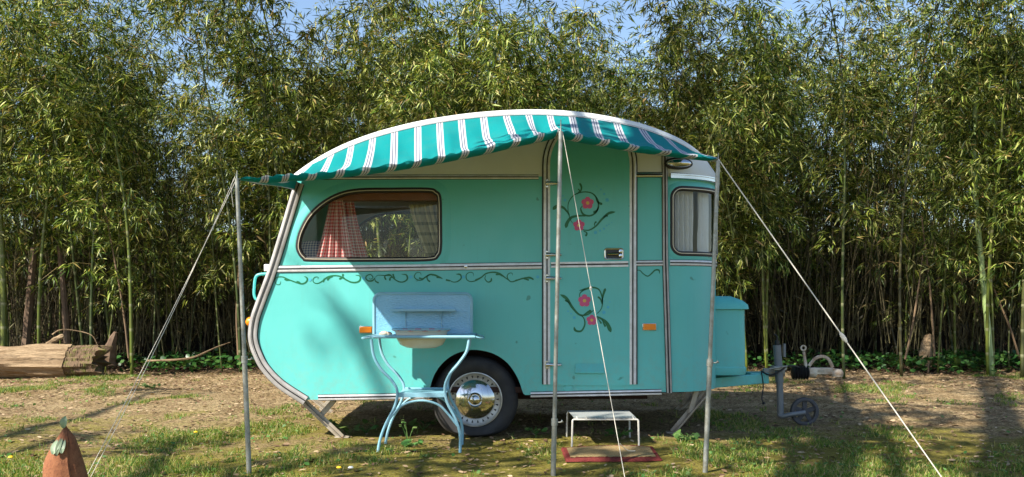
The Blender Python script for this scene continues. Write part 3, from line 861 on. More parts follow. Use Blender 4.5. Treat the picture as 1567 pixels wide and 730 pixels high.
g = G(); z = P(0, 579.5, YD).z; xe = P(1173, 0, YD - .05).x
for sg in (-1, 1):
    A = Vector((XR - 0.15, YD + sg * 0.36, z - 0.01)); B = Vector((xe, YD + sg * 0.05, z + 0.01)); d = B - A; rot = d.to_track_quat('X', 'Z').to_matrix()
    box(g, (A + B) / 2, (d.length, 0.045, 0.075), rot)
box(g, (xe - 0.06, YD, z + 0.01), (0.14, 0.17, 0.08)); KID(g, 'drawbar', 'teal', bevel=0.005)
g = G(); xs_ = P(1172, 0, YD).x; xt = P(1236, 0, YD).x; zz = P(0, 570, YD).z
tube(g, [(xs_ - 0.02, YD, zz), (xs_ + 0.14, YD, zz)], 0.034, 12); KID(g, 'drawbar_tube', 'stand')
g = G(); pts = []; rs = []
for i in range(13): pts.append((P(1212, 0, YD).x + i * 0.0105, YD, zz)); rs.append(0.056 if i % 2 else 0.040)
tube(g, pts, rs, 16); KID(g, 'rubber_bellows', 'black')
g = G(); x = P(1236, 0, YD).x
box(g, (x + 0.10, YD, zz + 0.012), (0.20, 0.075, 0.05)); tube(g, [(x, YD, zz), (x + 0.06, YD, zz)], [0.03, 0.045], 12)
lathe(g, [(0.0, 0.03), (0.04, 0.025), (0.055, 0.0), (0.05, -0.03)], (x + 0.22, YD, zz), 'Z', 18)
CP = KID(g, 'coupling_head', 'palewood', bevel=0.006)
g = G(); tube(g, crom([P(1238, 560, YD), P(1247, 549, YD), P(1258, 545.5, YD), P(1268, 550, YD), P(1274, 562, YD)], 5), 0.013, 8); o = g.obj('handle', M['palewood'], None); o.parent = CP
g = G(); box(g, (P(1254, 0, YD).x, YD - 0.0395, zz + 0.014), (0.05, 0.004, 0.018)); o = g.obj('maker_plate', M['stand'], None); o.parent = CP
g = G(); tube(g, [P(1234, 566, YD), P(1231, 545, YD), P(1230, 538, YD)], [0.014, 0.011, 0.010], 8)
cc = P(1229.5, 532.5, YD); tube(g, [cc + Vector((0.018 * math.cos(a), 0, 0.018 * math.sin(a))) for a in np.linspace(0, 2 * math.pi, 16, endpoint=False)], 0.007, 6, closed=True); KID(g, 'brake_lever', 'palewood')
# jockey wheel
YJ = YD - 0.10
g = G(); a, b = P(1189, 528, YJ), P(1193, 585, YJ)
tube(g, [a, b], 0.030, 14); tube(g, [b, P(1194.5, 636, YJ)], 0.025, 14)
tube(g, crom([P(1192, 634, YJ), P(1197, 637, YJ - .02), P(1212, 634, YJ - .05), P(1232, 631, YJ - .05)], 4), 0.018, 10)
box(g, P(1200, 536, YJ), (0.018, 0.03, 0.10))
JW = KID(g, 'jockey_stand', 'jgrey', label='grey steel jockey wheel tube clamped to the drawbar')
g = G(); tube(g, [P(1189, 528, YJ), P(1189, 521, YJ)], 0.018, 10); tube(g, crom([P(1189, 521, YJ), P(1189, 515, YJ), P(1184, 511, YJ)], 4), 0.006, 6); o = g.obj('crank', M['black'], None); o.parent = JW
g = G(); box(g, P(1191, 563, YJ), (0.10, 0.10, 0.03)); tube(g, [P(1176, 565, YJ - .06), P(1205, 560, YJ - .06)], 0.007, 6); o = g.obj('clamp', M['galv'], None, bevel=0.004); o.parent = JW
g = G(); c = P(1231, 630, YJ); R = 0.108; c.z = R - 0.003
lathe(g, [(0.080, -0.022), (0.090, -0.026), (R - .004, -0.022), (R, -0.01), (R, 0.01), (R - .004, 0.022), (0.09, 0.026), (0.080, 0.022), (0.080, -0.022)], c, 'Y', 32); lathe(g, [(0, -0.03), (0.024, -0.03), (0.026, 0), (0.024, 0.03), (0, 0.03)], c, 'Y', 16)
JT = g.obj('tyre', M['wheelgrey'], None); JT.parent = JW
g = G()
for k in range(5):
    a = 2 * math.pi * k / 5 + 0.3; rot = Matrix.Rotation(-a, 3, 'Y'); box(g, c + rot @ Vector((0.053, 0, 0)), (0.065, 0.016, 0.034), rot)
o = g.obj('spokes', M['wheelgrey'], None, bevel=0.003); o.parent = JW
g = G(); tube(g, crom([P(1165, 568, YJ), P(1178, 574, YJ - .05), P(1192, 569, YJ - .06), P(1204, 561, YJ - .04), P(1216, 560, YJ), P(1226, 564, YD)], 6), 0.007, 6)
tube(g, crom([P(1165, 570, YJ), P(1168, 590, YJ), P(1166, 610, YJ - .03), P(1169, 618, YJ - .03)], 6), [0.005] * 16 + [0.014] * 3, 6); KID(g, 'electric_cable', 'black')

# ------------------------------------------------------------------ curtains and cushion inside
def curtain(name, top, bot, Y, mat, label, folds=7, amp=0.018, squeeze=None, n=60, m=24):
    """top/bot: (px left, px right, py)"""
    g = G(); vs = []; fs = []
    for i in range(m + 1):
        t = i / m; e = t ** 1.3
        l = top[0] + (bot[0] - top[0]) * e; r = top[1] + (bot[1] - top[1]) * e; y = top[2] + (bot[2] - top[2]) * t
        for j in range(n + 1):
            u = j / n; p = P(l + (r - l) * u, y, Y)
            yy = Y + amp * math.sin(u * folds * 2 * math.pi + 0.8 * math.sin(t * 3 + u * 5)) * (0.6 + 0.5 * t)
            vs.append((p.x + 0.004 * math.sin(u * folds * 4 * math.pi), yy, p.z))
            g.uv[len(vs) - 1] = (u * 2.4 * folds * 0.055, t * 0.60)
    for i in range(m):
        for j in range(n):
            a = i * (n + 1) + j; fs.append((a, a + 1, a + n + 2, a + n + 1))
    g.add(vs, fs); o = g.obj(name, mat, None); return tag(o, label, 'curtain', None)
ging = cloth('red_gingham', (0.92, 0.76, 0.73, 1), (0.68, 0.10, 0.11, 1), 34)
curtain('curtain', (505, 524, 296), (481, 543, 402), 0.075, ging, 'red and white gingham curtain nearest the glass, left in the caravan side window', 5, 0.016)
curtain('curtain', (523, 542, 309), (524, 566, 402), 0.16, ging, 'darker red gingham curtain gathered just behind and right of the front red curtain', 4, 0.014)
plaid = cloth('green_plaid', (0.82, 0.78, 0.52, 1), (0.20, 0.24, 0.13, 1), 9, 0.45, kind='plaid')
curtain('curtain', (626, 672, 313), (655, 690, 398), 0.30, plaid, 'green and cream plaid curtain drawn aside at the right of the side window', 5, 0.016)
sheer = cloth('sheer_net', (0.92, 0.91, 0.90, 1), (0.80, 0.78, 0.76, 1), 9, 0.35, 'plain')
def corner_curtain(s0, s1, label):
    g = G(); vs = []; fs = []; n = 80; m = 6
    for i in range(m + 1):
        for j in range(n + 1):
            u = j / n; s = s0 + (s1 - s0) * u; vs.append(surf(s, z1c + 0.05 + (z0c - z1c - 0.08) * i / m, -0.07 + 0.02 * math.sin(u * (s1 - s0) * 140 + 0.5 * math.sin(i + u * 9))))
            g.uv[len(vs) - 1] = (u, i / m)
    for i in range(m):
        for j in range(n):
            a = i * (n + 1) + j; fs.append((a, a + 1, a + n + 2, a + n + 1))
    g.add(vs, fs); tag(g.obj('curtain', sheer, None), label, 'curtain')
corner_curtain(sa - 0.03, sa + 0.22, 'white net curtain in the left half of the rounded corner window')
corner_curtain(sa + 0.30, sb + 0.04, 'greyish net curtain in the right half of the rounded corner window')
bg = cloth('blue_gingham', (0.60, 0.65, 0.72, 1), (0.05, 0.11, 0.30, 1), 26, 0.05)
g = G(); vs = []; fs = []; c = P(484, 392, 0.20)
for i in range(13):
    for j in range(13):
        u, v = i / 12 * 2 - 1, j / 12 * 2 - 1; 
        for s_ in (0,): vs.append((c.x + 0.16 * u * (1 - .1 * v * v), c.y - 0.05 * (1 - u ** 4) * (1 - v ** 4), c.z + 0.14 * v * (1 - .1 * u * u) - 0.03)); g.uv[len(vs) - 1] = (u * .3, v * .3)
nb = len(vs)
for i in range(13):
    for j in range(13):
        u, v = i / 12 * 2 - 1, j / 12 * 2 - 1; vs.append((c.x + 0.16 * u * (1 - .1 * v * v), c.y + 0.001 + 0.05 * (1 - u ** 4) * (1 - v ** 4), c.z + 0.14 * v * (1 - .1 * u * u) - 0.03)); g.uv[len(vs) - 1] = (u * .3, v * .3)
for b0 in (0, nb):
    for i in range(12):
        for j in range(12): a = b0 + i * 13 + j; fs.append((a, a + 1, a + 14, a + 13))
g.add(vs, fs); tag(g.obj('cushion', bg, None), 'blue and white gingham cushion low in the left end of the side window', 'cushion')

# ------------------------------------------------------------------ AWNING
YF = -1.215
table = [(-1.95, (451, 292), (364, 272)), (-1.5, (454, 282), (385, 271.5)), (-1, (457, 270), (407, 270)), (0, (474, 253), (437, 267)), (1, (508, 0), (479, 265)), (2, (538, 0), (522, 261)), (3, (571, 0), (561, 256.5)),
         (4, (604, 0), (602, 251)), (5, (640, 0), (640, 245)), (6, (673, 0), (676, 238.5)), (7, (706, 0), (713, 231)), (8, (740, 0), (752, 223)), (9, (775, 0), (792, 213)), (10, (809, 0), (829, 205.5)),
         (10.9, (838, 0), (855, 199)), (11.3, (851, 0), (863, 201)), (12, (875, 0), (886, 206.5)), (13, (909, 0), (927, 213.5)), (14, (943, 0), (971, 222)), (15, (982, 0), (1022, 230.5)), (16, (1018, 0), (1062, 237.5)), (16.9, (1052, 0), (1099, 243))]
ks = [t[0] for t in table]
def tab(i, k): return float(np.interp(k, ks, [t[i[0]][i[1]] for t in table]))
def rail_pt(k):
    px = tab((1, 0), k); x = (px - 783.5) / 222
    if k < 0.5: z = CZ + (450 - float(np.interp(k, [-1.95, -1.5, -1, 0, 0.5], [292, 282, 270, 254, 246]))) / 222
    else: z = ztop(x) - 0.036
    y = -0.018
    if x > XC: y = RC - math.sqrt(RC ** 2 - (x - XC) ** 2) - 0.018
    return Vector((x, y, z))
def front_pt(k):
    edge = P(tab((2, 0), k), tab((2, 1), k), YF)
    if k < 10.9: sgt = math.sin(math.pi * (k + 1.95) / 12.85)
    else: sgt = math.sin(math.pi * (k - 10.9) / 6.0)
    back = 0.10 * max(0, sgt)                         # cloth edge scallops back between the poles
    p = P(tab((2, 0), k), tab((2, 1), k), YF + back)
    return p
g = G(); vs = []; fs = []; NK = 150; NV = 28
HEM = [(0.004, -0.012), (0.022, -0.026), (0.050, -0.032), (0.075, -0.030)]
for i in range(NK + 1):
    k = ks[0] + (ks[-1] - ks[0]) * i / NK
    A, B = rail_pt(k), front_pt(k)
    for j in range(NV + 1):
        v = j / NV; p = A.lerp(B, v)
        dm = abs(k - 10.9)
        sag = -0.045 * math.sin(math.pi * v) * min(1, (k + 1.95) / 2.0) * min(1, (16.9 - k) / 2)
        wr = 0.006 * math.sin(k * 9.1 + 2.5 * math.sin(k)) * v * v + 0.014 * math.sin(k * 2.1 + 3 * v) * math.sin(math.pi * v) + 0.006 * math.sin(k * 5.3 - 4 * v + 1) * v * (1 - v) * 4
        # folds radiating from the middle pole
        ang = math.atan2((k - 10.9) * 0.15, (1.02 - v) * 1.2)
        wr += 0.026 * math.sin(ang * 15) * math.exp(-dm / 2.4) * v * (1 - v) * 3.0
        p.z += sag + wr
        vs.append(p); g.uv[len(vs) - 1] = (k, v)
    for (dy, dz) in HEM:
        vs.append(B + Vector((0, dy, dz * (1 if 0.05 < abs(k - 10.9) else 0.6) * min(1, 0.25 + (k + 1.95) * 0.8, 0.20 + (16.9 - k) * 0.26)))); g.uv[len(vs) - 1] = (k + dy * 4, 1.05)
R_ = NV + 1 + len(HEM)
for i in range(NK):
    for j in range(R_ - 1):
        a = i * R_ + j; fs.append((a, a + 1, a + R_ + 1, a + R_))
g.add(vs, fs); AW = g.obj('awning', M['awning'], None)
md = AW.modifiers.new('thick', 'SOLIDIFY'); md.thickness = 0.0015; md.offset = 0
tag(AW, 'turquoise and white striped canvas awning stretched from the caravan roof to three poles', 'awning')

# poles
def pole(bot, top, joint, lab, pin=12, yb=YF, wing=True):
    A, B = P(*bot, yb), P(*top, YF); A.z = gh(A.x, A.y) - 0.01
    t = lambda py: (P(0, py, YF).z - A.z) / (B.z - A.z)
    J = A.lerp(B, t(joint)); e = empty('awning_pole', A, lab, 'pole', 'awning poles')
    def sub(g, n, m): o = g.obj(n, M[m], None); o.parent = e; o.matrix_parent_inverse = Matrix.Translation(-A); return o
    g = G(); tube(g, [A, J], 0.0145, 12); sub(g, 'lower_tube', 'galv')
    g = G(); tube(g, [J, B], 0.0118, 12); sub(g, 'upper_tube', 'galv')
    g = G(); tube(g, [B, B + Vector((0.001, 0, pin / 274))], [0.004, 0.0025], 8); sub(g, 'spike', 'galv')
    g = G(); q = (B - A).normalized() * 0.02; tube(g, [J - q, J + q], 0.018, 12)
    if wing: tube(g, [J, J + Vector((0.035, -0.004, 0.0)), J + Vector((0.046, -0.004, 0.008))], [0.004, 0.004, 0.010], 8)
    sub(g, 'clamp', 'galv'); return B
tl = pole((381.5, 724), (362.5, 273), 550, 'leaning galvanised awning pole at the left corner of the awning, nearest the log')
tm = pole((846.5, 724), (858, 201), 646, 'galvanised awning pole standing in front of the caravan door', 18)
tr_ = pole((1079, 726), (1099, 246), 555, 'galvanised awning pole at the right corner, beside the gas locker')

# guy ropes
def rope(name, pts, r, lab, extra=None, parts=()):
    g = G()
    for p in pts: tube(g, p, r, 6)
    o = g.obj(name, M['rope'], None); tag(o, lab, 'rope', 'awning guy ropes'); return o
eL = P(128, 742, -1.55); eL.z = gh(eL.x, eL.y) 
def catline(A, B, sag, n=14): return [A.lerp(B, i / n) - Vector((0, 0, sag * math.sin(math.pi * i / n))) for i in range(n + 1)]
rL = rope('guy_rope', [catline(tl, eL, 0.02), catline(tl + Vector((-0.012, 0, 0.002)), eL + Vector((0.02, 0.01, 0)), 0.035), [tl + Vector((-.01, 0, .01)), tl + Vector((-.03, -.01, -.04)), tl + Vector((-.025, -.01, -.10)), tl + Vector((-.02, 0, -.16))]], 0.0017, 'doubled pale guy rope running left from the left awning pole down to the ground')
eR = P(1449, 748, -1.6); eR.z = gh(eR.x, eR.y)
rR = rope('guy_rope', [catline(tr_ + Vector((0, 0, 0.01)), eR, 0.0)], 0.0034, 'white guy rope with a plastic slider running right from the right awning pole')
mid = (tr_ + Vector((0, 0, 0.01))).lerp(eR, (530 - 245) / (748 - 245)); dR = (eR - tr_).normalized()
g = G(); tube(g, [mid - dR * 0.03, mid - dR * 0.012, mid + dR * 0.012, mid + dR * 0.03], [0.006, 0.012, 0.012, 0.006], 8); o = g.obj('slider', M['rope'], None); o.parent = rR
eM = P(960, 752, -1.62); eM.z = gh(eM.x, eM.y)
k1 = P(904, 441, -1.3)
rM = rope('guy_rope', [catline(tm + Vector((0.01, 0, 0)), k1, 0.0), catline(k1, eM, 0.0), crom([P(949, 679, -1.55), P(956, 686, -1.52), P(963, 690, -1.5), P(972, 690, -1.45)], 4)], 0.0019, 'thin pale guy rope hanging in front of the door from the middle pole')
g = G(); tube(g, [k1 + Vector((0, 0, 0.012)), k1, k1 - Vector((0, 0, 0.012))], [0.003, 0.008, 0.003], 8); o = g.obj('knot', M['rope'], None); o.parent = rM

# ------------------------------------------------------------------ WASHSTAND
YA, YB = -0.555, -0.23
fl = P(578, 692, YA); WS = empty('washstand', (P(645, 0, -0.4).x, -0.4, 0.0), 'light blue wrought iron washstand with a splashback, standing before the wheel', 'washstand')
def WK(g, n, m, **k): o = g.obj(n, M[m], None, **k); o.parent = WS; o.matrix_parent_inverse = Matrix.Translation(-WS.location); return o
ztp = P(0, 515, YA).z; zs = P(0, 606, YA).z
def leg(pts, Y): return crom([P(x, y, Y) for x, y in pts], 7)
LF = [(568, 519), (572, 545), (583, 565), (600, 583), (608, 600), (604, 622), (590, 650), (582, 672), (578, 692)]
RF = [(718, 517), (714, 538), (702, 556), (688, 573), (681, 592), (684, 615), (697, 641), (704, 665), (704, 692)]
dxb = 9
def to_back(pts, dx, dy_bot):
    out = []
    for x, y in pts:
        X = (x - 783.5) / S(YA); Z = CZ + (450 - y) / S(YA); out.append((X + dx, YB, Z))
    return out
for pts, sg in ((LF, 1), (RF, -1)):
    g = G(); c = leg(pts, YA); c[-1].z = 0.0; tube(g, c, 0.0092, 8); WK(g, 'leg', 'blue')
    g = G(); c = crom([Vector(p) for p in to_back(pts, 0.004 * sg, 0)], 7); c[-1].z = 0.0; tube(g, c, 0.0092, 8); WK(g, 'leg', 'blue')
xl, xr = P(571, 0, YA).x, P(726, 0, YA).x
bx, by, bz = (P(645, 0, -0.39).x, -0.392, ztp)
BR = 0.165
def ell_top():
    g = G(); outer = [(xl, YA - .01), (xr, YA - .01), (xr, YB + .03), (xl, YB + .03)]; n = 40
    hole = [(bx + 0.172 * math.cos(2 * math.pi * k / n), by + 0.125 * math.sin(2 * math.pi * k / n)) for k in range(n)]
    pts = [Vector(p) for p in outer + hole]; ed = [(i, (i + 1) % 4) for i in range(4)] + [(4 + i, 4 + (i + 1) % n) for i in range(n)]
    r = delaunay_2d_cdt(pts, ed, [], 0, 1e-5); vs = [(p.x, p.y, ztp + 0.004) for p in r[0]]
    fs = [tuple(f) for f in r[2] if not in_poly(sum(r[0][i].x for i in f) / 3, sum(r[0][i].y for i in f) / 3, hole)]
    g.add(vs, fs); g.add([(x, y, z - 0.012) for x, y, z in vs], [f[::-1] for f in fs])
    cs = [(xl, YA - .01), (xr, YA - .01), (xr, YB + .03), (xl, YB + .03)]
    tube(g, [Vector((x, y, ztp - .002)) for x, y in cs] + [Vector((cs[0][0], cs[0][1], ztp - .002))], 0.0095, 8)
    return g
WK(ell_top(), 'counter', 'blue')
g = G()                                               # towel loops on both sides
for x0, sg in ((xl, -1), (xr, 1)):
    L = 0.085 if sg < 0 else 0.055
    tube(g, crom([Vector((x0, YA + .02, ztp - .002)), Vector((x0 + sg * L * .7, YA + .03, ztp - .012)), Vector((x0 + sg * L, YA + .10, ztp - .014)), Vector((x0 + sg * L * .8, YB - .08, ztp - .010)), Vector((x0, YB, ztp - .002))], 6), 0.006, 8)
WK(g, 'towel_rail', 'blue')
# splashback
ys_ = YB + 0.03; sx0, sx1 = P(572.5, 0, ys_).x, P(721.5, 0, ys_).x; sz1 = P(0, 449.5, ys_).z
lp = rrect(sx0, sx1, ztp - 0.2, sz1, 0.05); lp = [(x, max(z, ztp - 0.0)) for x, z in lp]
g = G(); up = [p for p in rrect(sx0, sx1, ztp, sz1, 0.045, 8)]
poly = [(sx1, ztp)] + [p for p in up if p[1] > (ztp + sz1) / 2] + [(sx0, ztp)]
prism(g, poly, ys_ - 0.003, ys_ + 0.003); WK(g, 'splashback', 'bluepanel', smooth=False)
g = G(); tube(g, [Vector((x, ys_, z)) for x, z in poly], 0.011, 8); WK(g, 'splashback_frame', 'blue')
zz = P(0, 475.5, ys_ - .05).z; xa, xb = P(598, 0, ys_ - .04).x, P(697, 0, ys_ - .04).x
g = G(); box(g, ((xa + xb) / 2, ys_ - .042, zz), (xb - xa, 0.07, 0.006)); box(g, ((xa + xb) / 2, ys_ - .077, zz + .004), (xb - xa, 0.003, 0.014))
for q in (0.22, 0.78):
    x = xa + (xb - xa) * q; tube(g, [(x, ys_ - .006, zz - 0.11), (x, ys_ - .006, zz)], 0.003, 6); tube(g, [(x, ys_ - .006, zz - .05), (x, ys_ - .05, zz)], 0.003, 6)
WK(g, 'soap_shelf', 'blue')
# lower shelf and arched braces
g = G(); x0, x1 = P(609, 0, YA).x, P(682, 0, YA).x; box(g, ((x0 + x1) / 2, (YA + YB) / 2, zs + 0.010), (x1 - x0, YB - YA, 0.008)); box(g, ((x0 + x1) / 2, YA + .002, zs + 0.006), (x1 - x0, 0.006, 0.030)); box(g, ((x0 + x1) / 2, YB - .002, zs + 0.006), (x1 - x0, 0.006, 0.030)); WK(g, 'lower_shelf', 'blue', bevel=0.002)
for Y in (YA, YB):
    g = G(); tube(g, crom([Vector((P(x, 0, YA).x, Y, P(0, y, YA).z)) for x, y in [(588, 656), (600, 636), (618, 619), (645, 613), (670, 619), (686, 634), (700, 652)]], 6), 0.0075, 8); WK(g, 'arched_brace', 'blue')

# basin in the hole
def basin():
    g = G(); n = 48; prof = [(1.0, 0.016), (1.10, 0.024), (1.13, 0.027), (1.115, 0.022), (1.02, 0.012), (0.985, 0.0), (0.95, -0.035), (0.82, -0.072), (0.55, -0.092), (0.0, -0.095)]
    vs = []; fs = []; 
    for k in range(n):
        a = 2 * math.pi * k / n
        for r, o in prof: vs.append((bx + 0.168 * r * math.cos(a), by + 0.122 * r * math.sin(a), bz + 0.012 + o))
    m = len(prof)
    for k in range(n):
        for j in range(m - 1): a = k * m + j; b = ((k + 1) % n) * m + j; fs.append((a, b, b + 1, a + 1))
    g.add(vs, fs); return g
e = empty('basin', (bx, by, bz), 'cream enamel wash basin with a blue rim and red flowers, set into the blue washstand', 'basin')
def BK(g, nme, m): o = g.obj(nme, M[m], None); o.parent = e; o.matrix_parent_inverse = Matrix.Translation(-e.location); return o
BK(basin(), 'bowl', 'enamel')
g = G(); tube(g, [(bx + 0.19 * math.cos(a), by + 0.138 * math.sin(a), bz + 0.040) for a in np.linspace(0, 2 * math.pi, 48, endpoint=False)], 0.0045, 6, closed=True); BK(g, 'rim', 'blue')
g = G()
for k in range(12):
    a = 0.2 + k * math.pi / 12 * 2; 
    for q in range(3):
        aa = a + (q - 1) * 0.07; rr = 1.055 + (0.025 if q == 1 else 0); cx_, cy_, cz_ = bx + 0.168 * rr * math.cos(aa), by + 0.122 * rr * math.sin(aa), bz + 0.012 + 0.022
        lathe(g, [(0.0, 0.006), (0.007, 0.004), (0.009, -0.002)], (cx_, cy_, cz_), 'Z', 8)
BK(g, 'painted_flowers', 'red')
g = G(); vs = []; fs = []; c = (P(655, 0, YB).x, YB - 0.07, bz)       # tray leaning behind the basin
# small crumpled packet on the counter
g = G(); c = P(588, 507, -0.40); random.seed(3)
for i, (dx, sx_) in enumerate(((0, 0.03), (0.03, 0.022), (-.018, 0.016))):
    lathe(g, [(0, 0.022 - i * .004), (sx_ * .6, 0.018 - i * .004), (sx_, 0.006), (sx_ * .9, -0.002), (0, -0.002)], (c.x + dx, c.y, bz + 0.008), 'Z', 9)
tag(g.obj('soap', M['palewood'], None), 'small lump of worn soap on the left of the blue counter', 'soap')

# ------------------------------------------------------------------ STOOL
s0, s1 = -0.44, -0.06
ST = empty('stool', (P(922, 0, -.25).x, -0.25, 0), 'low white wire stool with a perforated top in front of the door', 'stool')
def SK(g, n, m, **k): o = g.obj(n, M[m], None, **k); o.parent = ST; o.matrix_parent_inverse = Matrix.Translation(-ST.location); return o
M['wire'] = painted('chipped_white_wire', (0.62, 0.60, 0.55, 1), (0.45, 0.42, 0.36, 1), 0.5, 18)
zt = P(0, 642, s0).z
XS = [(P(876, 0, s0).x, P(977, 0, s0).x, s0), (P(868, 0, s1).x, P(963, 0, s1).x, s1)]
for a, b, Y in XS:
    for x, sg in ((a, -1), (b, 1)):
        g = G(); tube(g, crom([Vector((x + sg * 0.004, Y, 0)), Vector((x, Y, zt - 0.03)), Vector((x - sg * .002, Y, zt - 0.008)), Vector((x - sg * .012, Y, zt)), Vector((x - sg * .04, Y, zt))], 5), 0.0062, 8); SK(g, 'leg', 'wire')
g = G()
for a, b, Y in XS: tube(g, [(a + .03, Y, zt), (b - .03, Y, zt)], 0.0062, 8)
for i in range(7):
    t = (i + .5) / 7; tube(g, [(XS[0][0] + (XS[0][1] - XS[0][0]) * t, s0, zt), (XS[0][0] + (XS[0][1] - XS[0][0]) * t, s0 + .04, zt + .012)], 0.004, 6)
SK(g, 'top_frame', 'wire')
m = N('perforated_mesh'); v = m.n('ShaderNodeTexVoronoi'); v.inputs['Scale'].default_value = 95; v.inputs['Randomness'].default_value = 0
tc = m.n('ShaderNodeTexCoord'); m.l(tc.outputs['Object'], v.inputs['Vector'])
m.set((0.42, 0.44, 0.44, 1), 0.5, 0.4); m.l(m.ramp(v.outputs['Distance'], [(0.30, (0, 0, 0)), (0.34, (1, 1, 1))], 'CONSTANT'), m.b.inputs['Alpha'])
g = G(); a, b = XS[0], XS[1]; g.add([(a[0] + .012, s0 + .02, zt + .010), (a[1] - .012, s0 + .02, zt + .010), (b[1] - .004, s1, zt + .010), (b[0] + .004, s1, zt + .010)], [(0, 1, 2, 3)])
so_ = SK(g, 'perforated_top', 'wire', smooth=False); so_.data.materials[0] = m.m
md = so_.modifiers.new('thick', 'SOLIDIFY'); md.thickness = 0.003

# ------------------------------------------------------------------ MAT
def mat_mesh(inset, z, thick, seed):
    C = [P(866, 707, -0.89), P(1014, 706, -0.87), P(1000, 690, -0.50), P(858, 687, -0.45)]
    r = np.random.default_rng(seed); g = G(); n, m_ = 60, 26; vs = []; fs = []
    for i in range(m_ + 1):
        for j in range(n + 1):
            u, v = inset + (1 - 2 * inset) * j / n, inset * 2.4 + (1 - 4.8 * inset) * i / m_
            p = (C[0].lerp(C[1], u)).lerp(C[3].lerp(C[2], u), v); edge = min(u, 1 - u, v, 1 - v) < 0.001
            zz_ = float(gh(p.x, p.y)) + (0.002 if edge else thick) + r.normal(0, 0.0012)
            vs.append((p.x + (r.normal(0, .002) if edge else 0), p.y, zz_ + z))
    for i in range(m_):
        for j in range(n): a = i * (n + 1) + j; fs.append((a, a + 1, a + n + 2, a + n + 1))
    g.add(vs, fs); return g
def matmat(n_, c1, c2):
    m = N(n_); nz = m.noise(160, 4, 0.8); m.set(m.mix(m.ramp(nz, [(0.35, (0, 0, 0)), (0.65, (1, 1, 1))]), c1, c2), 0.95, 0, None, 0.1); m.bump(nz, 0.9, 0.01); return m.m
MT = empty('doormat', tuple(P(935, 700, -0.68).xy) + (0,), 'red-bordered tan coir doormat lying on the ground in front of the stool', 'doormat')
o = mat_mesh(0, 0.003, 0.014, 1).obj('border', matmat('red_border', (0.13, 0.022, 0.022, 1), (0.26, 0.06, 0.05, 1)), None); o.parent = MT; o.matrix_parent_inverse = Matrix.Translation(-MT.location)
o = mat_mesh(0.055, 0.007, 0.014, 2).obj('coir_pile', matmat('tan_coir', (0.24, 0.16, 0.07, 1), (0.44, 0.33, 0.17, 1)), None); o.parent = MT; o.matrix_parent_inverse = Matrix.Translation(-MT.location)

# ------------------------------------------------------------------ RUSTY BUD ORNAMENT in the foreground
rm = N('rusty_iron'); nz = rm.noise(14, 6, 0.75); fz = rm.noise(90, 4, 0.8)
rc = rm.mix(rm.ramp(nz, [(0.35, (0, 0, 0)), (0.65, (1, 1, 1))]), (0.20, 0.072, 0.032, 1), (0.31, 0.13, 0.06, 1)); rc = rm.mix(rm.ramp(fz, [(0.5, (0, 0, 0)), (0.7, (0.7,) * 3)]), rc, (0.07, 0.025, 0.018, 1))
rm.set(rc, 0.85, 0.0, None, 0.3); rm.bump(fz, 0.5, 0.006)
YO = -1.85; base = P(99, 0, YO); base.z = 0
BO = empty('garden_ornament', base, 'rusty pointed bud-shaped ornament with leaves at its tip, in the left foreground', 'garden ornament')
def OK_(g, n, m, **k): o = g.obj(n, m, None, **k); o.parent = BO; o.matrix_parent_inverse = Matrix.Translation(-BO.location); return o
hh = P(0, 652, YO).z
g = G(); vs = []; fs = []; nr, na = 36, 48
for i in range(nr + 1):
    t = i / nr; z = hh * t
    r = 0.100 * (math.sin(math.pi * (0.34 + 0.66 * t)) ** 0.85 if t < 1 else 0.02) 
    r = max(r, 0.006)
    for j in range(na):
        a = 2 * math.pi * j / na
        # three overlapping petals, each with a raised ridge
        k = abs(math.sin(1.5 * (a + 0.75))); rr = r * (1.0 + 0.09 * (k ** 0.35 - 0.8) - 0.10 * math.exp(-((k) / 0.10) ** 2) + 0.05 * math.exp(-((k - 0.22) / 0.06) ** 2))
        vs.append((base.x + rr * math.cos(a) + 0.006 * math.sin(9 * t), base.y + rr * math.sin(a), z + 0.002 * math.sin(7 * a + 20 * t)))
for i in range(nr):
    for j in range(na): a = i * na + j; b = i * na + (j + 1) % na; fs.append((a, b, b + na, a + na))
g.add(vs, fs); OK_(g, 'bud', rm.m)
ol = leaf_mat('dusty_leaf', [(0, (0.16, 0.24, 0.14, 1)), (1, (0.30, 0.36, 0.26, 1))], 0.2)
def bleaf(c, L, wd, ang, tilt, nm='leaf'):
    g = G(); n = 8; vs = []; fs = []
    for i in range(n + 1):
        t = i / n; hw = wd * math.sin(math.pi * min(1, t * 0.95 + 0.03)) ** 0.8 + 0.001
        for q in (-1, 0, 1):
            lx = q * hw; lz = L * t; ly = -0.012 * math.sin(math.pi * t) + (0.006 if q == 0 else 0)
            x = lx * math.cos(ang) + lz * math.sin(ang); z = -lx * math.sin(ang) + lz * math.cos(ang)
            vs.append((c.x + x, c.y + ly - tilt * z, c.z + z))
    for i in range(n):
        for q in (0, 1): a = i * 3 + q; fs.append((a, a + 1, a + 4, a + 3))
    g.add(vs, fs); OK_(g, nm, ol)
zt_ = hh
bleaf(Vector((base.x - .002, base.y - .010, zt_ - 0.01)), 0.062, 0.017, 0.22, 0.1)
bleaf(Vector((base.x - .018, base.y - .084, zt_ - 0.125)), 0.070, 0.019, 0.12, -0.75)
bleaf(Vector((base.x + .026, base.y - .084, zt_ - 0.120)), 0.062, 0.015, -0.15, -0.75)
bleaf(Vector((base.x + .004, base.y - .090, zt_ - 0.130)), 0.085, 0.012, 0.0, -0.72)

